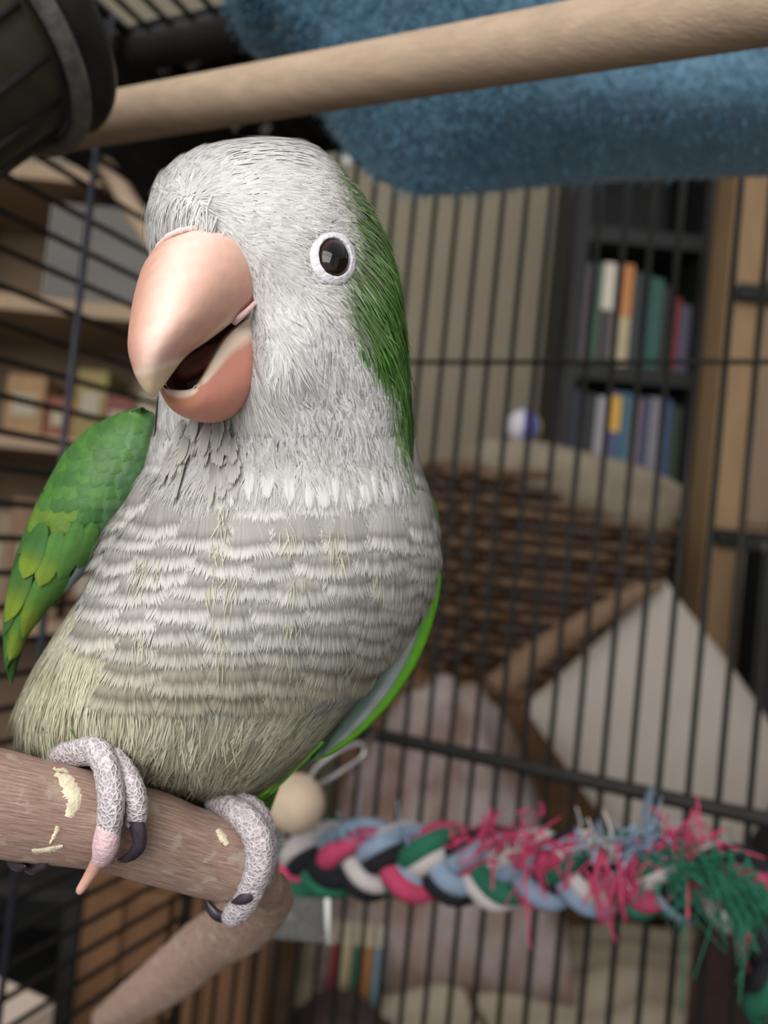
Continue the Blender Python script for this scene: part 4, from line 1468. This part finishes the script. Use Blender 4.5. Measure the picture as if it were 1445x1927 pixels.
UPPER = [[(372, 428, -180), (490, 548, -168), (292, 548, -60)],
         [(340, 456, -240), (482, 566, -186), (274, 572, -88)],
         [(316, 515, -300), (458, 588, -206), (264, 600, -120)],
         [(296, 585, -336), (430, 612, -222), (258, 630, -156)],
         [(282, 640, -344), (394, 640, -238), (254, 660, -188)],
         [(276, 682, -334), (354, 668, -256), (258, 688, -220)],
         [(278, 715, -316), (327, 700, -270), (266, 714, -246)],
         [(283, 740, -298), (305, 730, -282), (276, 734, -270)],
         [(288, 748, -284), (290, 748, -283), (287, 748, -282)]]
n, k_ = 60, 36
A, C, Er, El, th = arch(UPPER, n, k_, 0.85)
pal = (C + (A[:, k_ // 2] - C) * 0.35)[:, None] * np.ones((1, 1, 1))
ins = []
for j in np.linspace(0, 1, 10)[1:-1]:
    e_ = Er * (1 - j) + El * j
    dpt_ = math.sin(math.pi * j)
    ins.append(e_ + (A[:, k_ // 2] - C) * 0.45 * dpt_)
G = np.concatenate([A, np.stack(ins, 1)], 1)
tt = np.linspace(0, 1, n)[:, None] * np.ones((1, G.shape[1]))
peach, pale, rust, cream = (np.array(srgb(*c)) for c in ((206, 162, 144), (224, 194, 180), (188, 134, 116), (212, 190, 158)))
ang = np.concatenate([th, np.full(len(ins), 9.0)])[None] * np.ones((n, 1))
band = np.exp(-((ang - 0.15) / 0.42) ** 2)[..., None]  # paler middle of the horn, with the centre highlight painted into the colour
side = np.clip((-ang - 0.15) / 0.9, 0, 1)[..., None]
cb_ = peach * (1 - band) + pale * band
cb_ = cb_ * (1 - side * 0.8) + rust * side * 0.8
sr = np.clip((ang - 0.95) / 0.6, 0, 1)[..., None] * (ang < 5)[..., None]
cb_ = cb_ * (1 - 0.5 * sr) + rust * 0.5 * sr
tp = np.clip((tt - 0.66) / 0.06, 0, 1)[..., None]
line = np.exp(-((tt - 0.66 - 0.02 * np.cos(ang)) / 0.028) ** 2)[..., None]
cb_ = cb_ * (1 - tp) + (cream * 0.92) * tp
cb_ = cb_ * (1 - line * 0.8) + np.array(srgb(228, 212, 192)) * line * 0.8
edge_ = np.clip((ang - 1.42) / 0.12, 0, 1)[..., None] * (ang < 5)[..., None] * np.clip((tt - 0.25) / 0.1, 0, 1)[..., None]
cb_ = cb_ * (1 - edge_) + np.array(srgb(226, 208, 186)) * edge_
cb_ = np.where((ang > 5)[..., None], np.array(srgb(150, 92, 80)), cb_)
cb_ = cb_ * (1 + 0.05 * vnoise(G, 16, 8))[..., None]
# uneven growth on the ridge: a step where the tip plate starts
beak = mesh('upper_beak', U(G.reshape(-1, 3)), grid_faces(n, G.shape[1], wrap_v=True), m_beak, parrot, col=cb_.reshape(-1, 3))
LOWER = [[(425, 790, -110), (484, 592, -172), (318, 640, -40)],
         [(415, 793, -160), (460, 606, -192), (296, 662, -100)],
         [(396, 790, -198), (430, 634, -210), (288, 684, -144)],
         [(372, 784, -224), (407, 672, -228), (292, 704, -180)],
         [(352, 772, -242), (389, 704, -242), (300, 716, -206)],
         [(341, 752, -250), (376, 721, -249), (306, 722, -222)],
         [(338, 736, -250), (370, 727, -248), (308, 725, -222)]]
n, k_ = 44, 36
A, C, Er, El, th = arch(LOWER, n, k_, 0.75)
inner = C[:, None] + (A - C[:, None]) * 0.82 - np.array([0, 0, -4.0])
inner = inner + (C[:, None] - inner) * 0.02
G = np.concatenate([A, inner[:, ::-1]], 1)
tt = np.linspace(0, 1, n)[:, None] * np.ones((1, 2 * k_))
ang = np.concatenate([th, th[::-1] + 10])[None] * np.ones((n, 1))
cl_ = np.ones((n, 2 * k_, 3)) * np.array(srgb(196, 134, 116))
lip = np.clip((np.abs(ang) - 1.40) / 0.08, 0, 1) * (ang < 5)
lip = np.maximum(lip, (np.abs(ang - 10) > 1.40) & (ang > 5))
lip = np.maximum(lip, np.clip((tt - 0.83) / 0.08, 0, 1))
cl_ = cl_ * (1 - lip[..., None]) + np.array(srgb(220, 198, 178)) * lip[..., None]
och = np.exp(-((tt - 0.80) / 0.05) ** 2) * (ang < 5)
cl_ = cl_ * (1 - 0.6 * och[..., None]) + np.array(srgb(186, 130, 88)) * 0.6 * och[..., None]
cl_ = np.where(((ang > 5) & (lip < 0.5))[..., None], np.array(srgb(150, 88, 80)), cl_)
Fc = grid_faces(n, 2 * k_, wrap_v=True)
mesh('lower_beak', U(G.reshape(-1, 3)), Fc, m_beak, parrot, col=cl_.reshape(-1, 3))
# tongue and mouth lining
m_tongue = mat('tongue', srgb(120, 66, 58), 0.45, 0.15, 400)
V, Fc = ellipsoid_data((376, 682, -160), [(46, -34, -26), (10, 18, 4), (8, 6, -46)])
mesh('tongue', U(V), Fc, m_tongue, parrot)
V, Fc = ellipsoid_data((400, 655, -130), [(66, -40, -6), (20, 36, 0), (0, 0, 36)])
mesh('mouth_lining', U(V), Fc, mat('mouth_dark', srgb(72, 34, 32), 0.6), parrot)
m_fold = mat('gape_skin', srgb(214, 176, 174), 0.5, 0.1, 900, bump=0.0003, bscale=1500)
tube('gape_skin', U(resample([(490, 560, -184), (478, 572, -204), (464, 586, -214), (450, 598, -216), (440, 606, -208)], 20)), np.linspace(0.5, 1.0, 20) * 0.00055, m_fold, parrot, seg=8)
tube('cere', U(resample([(286, 500, -110), (296, 468, -160), (326, 440, -196), (372, 430, -190), (418, 444, -188), (456, 474, -184), (478, 514, -178), (490, 552, -170)], 40)), 0.00045 * (1 + 0.2 * np.sin(np.arange(40) * 2.1)), mat('cere_skin', srgb(224, 196, 190), 0.5, 0.08, 900), parrot, seg=8)

# ---- eyes
def eye(ey, ph):
    ph = np.array(float(ph))
    p = S(np.array(float(ey)), ph)
    n_ = Nrm(np.array(float(ey)), ph)
    n_ = n_ / np.linalg.norm(n_)
    upv_ = np.array([0.12, -1.0, 0])
    e2 = upv_ - n_ * (upv_ @ n_)
    e2 /= np.linalg.norm(e2)
    e1 = np.cross(n_, e2)
    c = p - n_ * 11
    m_eye = bpy.data.materials.new('eye')
    m_eye.use_nodes = True
    nt = m_eye.node_tree
    b = nt.nodes['Principled BSDF']
    at = nt.nodes.new('ShaderNodeAttribute')
    at.attribute_name = 'Col'
    nt.links.new(at.outputs['Color'], b.inputs['Base Color'])
    b.inputs['Roughness'].default_value = 0.06
    b.inputs['Coat Weight'].default_value = 0.0
    b.inputs['Specular IOR Level'].default_value = 0.4
    b.inputs['Coat Roughness'].default_value = 0.02
    V, Fc = ellipsoid_data(c, [e1 * 37, e2 * 41, n_ * 33], 32, 40)
    rr = np.hypot((V - c) @ e1 / 37, (V - c) @ e2 / 41)
    cc = np.where((rr < 0.62)[:, None], np.array(srgb(6, 5, 5)), np.array(srgb(36, 20, 17)))
    eo = mesh('eye', U(V), Fc, m_eye, parrot, col=cc)
    m_ring = mat('eye_ring_skin', srgb(202, 198, 202), 0.55, 0.06, 900, bump=0.0003, bscale=1600)
    a = np.linspace(0, 2 * np.pi, 56, endpoint=False)
    prof = [(0.90, 2), (0.96, 11), (1.01, 12), (1.10, 10.5), (1.24, 8), (1.38, 5), (1.46, -8)]
    Vr = []
    for k, h_ in prof:
        wob = 1 + 0.008 * np.sin(a * 9 + k * 5) + 0.006 * np.sin(a * 17)
        ri = p + np.outer(np.cos(a) * 36 * k * wob, e1) + np.outer(np.sin(a) * 39 * k * wob, e2) + n_ * (h_ - 4 + 0.5 * np.sin(a * 13 + h_)[:, None])
        Vr.append(ri)
    mesh('eye_ring', U(np.concatenate(Vr)), grid_faces(len(prof), 56, wrap_v=True), m_ring, parrot)


eye(485, phi_of(np.array(627.0), np.array(485.0)))
eye(500, 3.75)

# ---- wings
WL = np.array([(768, 262, 268, 60), (776, 226, 288, 26), (800, 172, 300, 48), (850, 120, 300, 66), (900, 92, 288, 72), (950, 66, 262, 74), (1000, 46, 228, 72), (1050, 28, 190, 66), (1100, 15, 140, 56),
               (1150, 7, 88, 44), (1200, 5, 50, 30), (1250, 8, 34, 16), (1288, 19, 23, 3)], float)


def wsec(y):
    return [np.interp(y, WL[:, 0], WL[:, i]) for i in (1, 2, 3)]


def wz(y):
    return np.interp(y, [768, 950, 1288], [95, 85, 120])


def SW(y, ph):
    L, R, h = wsec(y)
    return np.stack([(L + R) / 2 + (R - L) / 2 * np.cos(ph), y + 0 * ph, wz(y) - h * np.sin(ph)], -1)


m_wing = vmat('wing_vane', 0.5, 0.15, 0.35, bump=0.0001, bscale=900)
G1, G2 = np.array(srgb(60, 100, 48)), np.array(srgb(74, 118, 50))
YEL = np.array(srgb(114, 136, 44))
wy = np.linspace(768, 1288, 60)
wp = np.linspace(0, 2 * np.pi, 40, endpoint=False)
a_, b_ = np.meshgrid(wy, wp, indexing='ij')
Bw = SW(a_, b_)
wing1 = mesh('wing', U(Bw.reshape(-1, 3)), grid_faces(60, 40, wrap_v=True), m_wing, parrot, col=np.repeat((G1 * 0.7)[None], 2400, 0))


def wing_feather(x0, y0, dx, dy, L, Wd, c, off, parent, name='covert', ctip=None, nl=9, nw=7, dark=0.3):
    d = np.array([dx, dy], float)
    d /= np.linalg.norm(d)
    nrm2 = np.array([-d[1], d[0]])
    s = np.linspace(0, 1, nl)
    wprof = np.array([np.interp(k, [0, .15, .5, .8, .93, 1], [.35, .75, 1, .85, .5, .08]) for k in s]) * Wd
    a = np.linspace(-1, 1, nw)
    X = x0 + d[0] * L * s[:, None] + nrm2[0] * wprof[:, None] * a[None]
    Yv = y0 + d[1] * L * s[:, None] + nrm2[1] * wprof[:, None] * a[None]
    Yc = np.clip(Yv, 769, 1286)
    Lf, Rf, h = wsec(Yc)
    X = np.clip(X, Lf + 0.5, Rf - 0.5)
    cc = np.clip((X - (Lf + Rf) / 2) / ((Rf - Lf) / 2 + 1e-6), -1, 1)
    z = wz(Yc) - h * np.sqrt(np.clip(1 - cc * cc, 0, 1)) - off - 3.0 * s[:, None] - 1.2 * (1 - np.abs(a)[None])
    P = np.stack([X, Yv, z], -1)
    colr = np.ones((nl, nw, 1)) * np.array(c)
    if ctip is not None:
        k = np.clip((s[:, None, None] - 0.45) / 0.3, 0, 1)
        colr = colr * (1 - k) + np.array(ctip) * k
    shaft = np.exp(-(a / 0.16) ** 2)[None, :, None]
    edge = np.clip((np.abs(a) - 0.7) / 0.3, 0, 1)[None, :, None]
    colr = colr * (1 - dark * 0.35 * shaft) * (1 - dark * 0.5 * edge)
    colr = colr * (1 + 0.10 * vnoise(P, 10, 3))[..., None]
    o = mesh(name, U(P.reshape(-1, 3)), grid_faces(nl, nw), m_wing, parent, col=colr.reshape(-1, 3))
    return o


row = 0
yv = 1010.0
while yv > 775:
    Lf, Rf, h = [float(v) for v in wsec(yv)]
    nx = max(2, int((Rf - Lf) / 24))
    for i in range(nx):
        x = Lf + (Rf - Lf) * (i + 0.35 + 0.5 * (row % 2)) / nx
        k = rng.uniform()
        c = G1 * (1 - k) + G2 * k
        if x > Lf + 0.72 * (Rf - Lf):
            c = c * 0.7 + np.array(srgb(92, 122, 104)) * 0.3
        if 940 < yv < 1010 and x < Lf + 0.5 * (Rf - Lf):
            c = 0.45 * c + 0.55 * YEL
        wing_feather(x + 8, yv - 26, -0.42, 0.9, 58 + rng.normal() * 4, 19, c, 5.0, wing1)
    yv -= 24
    row += 1
big = [(96, 1060, 150, 22, G2, YEL, 8), (62, 1030, 150, 22, G1, YEL, 9), (128, 1040, 140, 22, G2, G2, 7), (40, 1080, 130, 18, G1, G1, 6), (112, 1000, 110, 22, G2, YEL, 12), (82, 985, 110, 22, G1, YEL, 13), (150, 985, 110, 22, G2, G2, 11),
       (60, 1130, 120, 19, G2, YEL, 5), (36, 1150, 110, 15, G1, G2, 4), (85, 1120, 110, 18, G2, G2, 4), (24, 1190, 96, 10, G1, G1, 3), (34, 1180, 90, 10, G2, G1, 3), (178, 985, 90, 20, G2, G2 * .8, 10)]
for x, y, L, w_, c, ct, of in big[::-1]:
    wing_feather(x, y, -0.34, 0.92, L, w_, c, of + 4, wing1, 'flight_feather', ctip=ct)
TEAL = np.array(srgb(150, 166, 168))
for x, y, L, w_, c in ((214, 985, 95, 11, TEAL * .6), (196, 1015, 95, 10, TEAL), (176, 1045, 90, 9, TEAL * 1.05), (152, 1078, 80, 8, TEAL * .85)):
    wing_feather(x, y, -0.62, 0.78, L, w_, c, 8, wing1, 'edge_feather', dark=0.3)

# right wing: long flight feathers held along the side
OUT = resample([(796, 960), (826, 1060), (828, 1110), (812, 1180), (786, 1245), (744, 1312), (690, 1372), (628, 1418), (584, 1436)], 50)


def side_blade(name, pts, inset, c_out, c_in, z0, parent, wout=18.0):
    P = np.asarray(pts)
    n = len(P)
    T = np.gradient(P, axis=0); T /= np.linalg.norm(T, axis=1)[:, None]
    S2 = np.stack([-T[:, 1], T[:, 0]], -1)            # towards the body
    s = np.linspace(0, 1, n)
    wid = inset * np.sin(np.pi * np.clip(0.12 + 0.88 * s, 0, 1)) ** 0.7
    cols_, V = [], []
    aw = np.array([0, .06, .14, .22, .3, .5, .75, 1.0])
    for k in aw:
        q = P + S2 * (wid * k)[:, None]
        V.append(np.stack([q[:, 0], q[:, 1], z0 + 30 * s - 26 * math.sin(math.pi * min(1, k * 1.2 + 0.1)) * np.ones(n)], -1))
        f = np.clip((k - 0.12) / 0.12, 0, 1)
        cols_.append(np.ones((n, 1)) * (np.array(c_out) * (1 - f) + np.array(c_in) * f))
    V = np.stack(V, 1)
    Cc = np.stack(cols_, 1)
    Cc = Cc * (1 + 0.08 * vnoise(V, 14, 6))[..., None]
    o = mesh(name, U(V.reshape(-1, 3)), grid_faces(n, len(aw)), m_wing, parent, col=Cc.reshape(-1, 3))
    o.modifiers.new('thickness', 'SOLIDIFY').thickness = 0.0004
    return o


wing2 = mesh('wing', *(lambda d: (U(d[0]), d[1]))(ellipsoid_data((735, 1090, 210), [(60, -170, -10), (70, 20, 20), (0, 10, 90)], 20, 30)), m_wing, parrot, col=np.repeat(G2[None], 600, 0))
BR = np.array(srgb(104, 176, 40))
GT = np.array(srgb(96, 116, 104))
side_blade('flight_feather', OUT, 130, BR, GT, 120, wing2)
side_blade('flight_feather', OUT[:44] + np.array([-22, 4]), 120, np.array(srgb(168, 176, 176)), GT * 0.9, 108, wing2)
side_blade('flight_feather', OUT[6:] + np.array([-36, -6]), 100, np.array(srgb(70, 96, 84)), np.array(srgb(62, 84, 72)), 132, wing2)

# tail, swept away from the lens
for i in range(7):
    o_ = (i - 3)
    C = resample([(500 + o_ * 14, 1380, 150), (478 + o_ * 12, 1450, 230), (455 + o_ * 9, 1540, 420), (430 + o_ * 6, 1620, 800), (420 + o_ * 4, 1660, 1200)], 24)
    s = np.linspace(0, 1, 24)
    wv = np.interp(s, [0, .2, .8, 1], [14, 24, 20, 2])
    V = np.stack([np.stack([C[:, 0] - wv, C[:, 1], C[:, 2] + 6 * abs(o_)], -1), np.stack([C[:, 0], C[:, 1] - 4, C[:, 2] - 4 + 6 * abs(o_)], -1), np.stack([C[:, 0] + wv, C[:, 1], C[:, 2] + 6 * abs(o_)], -1)], 1)
    mesh('tail_feather', U(V.reshape(-1, 3)), grid_faces(24, 3), m_wing, parrot, col=np.repeat((G2 * (1.0 + 0.05 * o_))[None], 72, 0))
for k, (x0, c) in enumerate(((0, (120, 186, 52)), (-16, (150, 178, 96)), (10, (96, 160, 44)))):
    C = resample([(590 + x0, 1388, 60), (552 + x0, 1425, 66), (512 + x0, 1468, 84), (470 + x0, 1512, 100)], 20)
    s = np.linspace(0, 1, 20)
    wv = np.interp(s, [0, .3, .8, 1], [14, 15, 11, 1.5])
    nn_ = np.array([0.7, 0.7, 0])
    V = np.stack([C - nn_ * wv[:, None], C - np.array([0, 0, 5.0]), C + nn_ * wv[:, None]], 1) + np.array([0, 0, 6.0 * k])
    mesh('vent_feather', U(V.reshape(-1, 3)), grid_faces(20, 3), m_wing, parrot, col=np.repeat(np.array(srgb(*c))[None], 60, 0))

# ---- feet
m_foot = bpy.data.materials.new('scaly_skin')
m_foot.use_nodes = True
nt = m_foot.node_tree
b = nt.nodes['Principled BSDF']
b.inputs['Roughness'].default_value = 0.6
tcn = nt.nodes.new('ShaderNodeTexCoord')
vo = nt.nodes.new('ShaderNodeTexVoronoi')
vo.feature = 'DISTANCE_TO_EDGE'
vo.inputs['Scale'].default_value = 1250
nt.links.new(tcn.outputs['Object'], vo.inputs['Vector'])
rpn = nt.nodes.new('ShaderNodeValToRGB')
rpn.color_ramp.elements[0].position = 0.05
rpn.color_ramp.elements[0].color = (*srgb(206, 198, 200), 1)
rpn.color_ramp.elements[1].position = 0.20
rpn.color_ramp.elements[1].color = (*srgb(160, 148, 153), 1)
nt.links.new(vo.outputs['Distance'], rpn.inputs[0])
nt.links.new(rpn.outputs[0], b.inputs['Base Color'])
bpn = nt.nodes.new('ShaderNodeBump')
bpn.inputs['Distance'].default_value = 0.00018
mr = nt.nodes.new('ShaderNodeMapRange')
mr.inputs[1].default_value = 0.0
mr.inputs[2].default_value = 0.25
bpn.invert = True
nt.links.new(vo.outputs['Distance'], mr.inputs[0])
nt.links.new(mr.outputs[0], bpn.inputs['Height'])
nt.links.new(bpn.outputs[0], b.inputs['Normal'])
m_pinkskin = mat('pink_pad', srgb(214, 182, 184), 0.5, 0.12, 900, bump=0.0003, bscale=1800)
m_claw = mat('dark_claw', srgb(52, 46, 54), 0.3, 0.4, 500)
m_clawp = mat('pink_claw', srgb(190, 146, 132), 0.4, 0.12, 500)


def utube(name, pts, material, parent, seg=18, n=40, ring=0.0):
    Q = resample(np.array(pts, float), n)
    C, R = Q[:, :3], np.maximum(Q[:, 3], 0.6)
    T, Nn, Bb = frames(C)
    a = np.linspace(0, 2 * np.pi, seg, endpoint=False)
    rr_ = R * (1 + ring * np.sin(np.arange(n) * 1.9))
    V = C[:, None] + rr_[:, None, None] * (np.cos(a)[None, :, None] * Nn[:, None] + np.sin(a)[None, :, None] * Bb[:, None])
    Fc = grid_faces(n, seg, wrap_v=True).tolist() + [list(range(seg))[::-1], [(n - 1) * seg + k for k in range(seg)]]
    return mesh(name, U(V.reshape(-1, 3)), Fc, material, parent)


foot1 = utube('foot', [(150, 1330, 40, 30), (128, 1390, 10, 30), (118, 1422, -30, 30), (150, 1412, -74, 31), (178, 1414, -104, 29), (190, 1428, -122, 24)], m_foot, parrot)
t1 = utube('toe', [(152, 1412, -84, 26), (180, 1411, -112, 28), (200, 1444, -144, 27), (209, 1500, -168, 27), (206, 1550, -172, 25), (200, 1590, -160, 22)], m_foot, foot1, ring=0.03)
utube('toe_pad', [(205, 1560, -170, 24), (199, 1592, -164, 25), (192, 1612, -150, 20), (186, 1622, -138, 13)], m_pinkskin, t1, n=20) if False else None
utube('toe_tip', [(205, 1556, -171, 24), (199, 1590, -164, 25.5), (192, 1612, -150, 20), (186, 1624, -138, 13)], m_pinkskin, foot1, n=24)
utube('claw', [(192, 1606, -148, 14), (178, 1632, -134, 12.5), (162, 1658, -124, 10), (150, 1676, -120, 8), (145, 1681, -119, 4)], m_clawp, foot1, n=24)
utube('toe', [(172, 1412, -92, 24), (204, 1420, -104, 25), (232, 1452, -126, 25), (250, 1488, -146, 25), (256, 1526, -150, 23), (253, 1556, -142, 19)], m_foot, foot1, ring=0.03)
utube('claw', [(254, 1544, -150, 17), (262, 1568, -152, 16), (262, 1590, -146, 14), (250, 1608, -136, 10.5), (234, 1617, -124, 7), (222, 1618, -116, 2.5)], m_claw, foot1, n=24)
utube('toe', [(124, 1420, -20, 25), (98, 1440, 20, 24), (70, 1490, 60, 23), (55, 1560, 60, 22), (52, 1610, 20, 20), (56, 1626, -20, 17)], m_foot, foot1, ring=0.03)
utube('claw', [(54, 1618, -10, 15), (56, 1630, -50, 14), (66, 1634, -80, 12), (82, 1628, -98, 8), (90, 1622, -108, 2.5)], m_claw, foot1, n=24)
utube('claw', [(20, 1612, -20, 11), (26, 1626, -60, 11), (38, 1632, -96, 8), (48, 1630, -116, 2.5)], m_claw, foot1, n=24)
foot2 = utube('foot', [(440, 1430, 110, 28), (424, 1480, 92, 28), (412, 1512, 70, 28), (440, 1526, 26, 29), (466, 1540, 0, 27)], m_foot, parrot)
utube('toe', [(436, 1524, 24, 26), (462, 1540, -4, 29), (484, 1576, -18, 29), (488, 1622, -22, 27), (476, 1666, -4, 25), (460, 1700, 16, 24), (440, 1722, 36, 22), (428, 1732, 50, 15)], m_foot, foot2, ring=0.05)
utube('toe', [(440, 1508, 60, 24), (474, 1524, 40, 25), (492, 1556, 30, 25), (498, 1610, 36, 24), (486, 1660, 56, 22)], m_foot, foot2, ring=0.04)
utube('claw', [(480, 1670, -6, 12), (468, 1686, -12, 12), (452, 1694, -10, 10), (436, 1698, 0, 3)], m_claw, foot2, n=20)
utube('claw', [(428, 1728, 54, 11), (408, 1722, 64, 11), (394, 1706, 70, 9), (386, 1686, 76, 3)], m_claw, foot2, n=20)
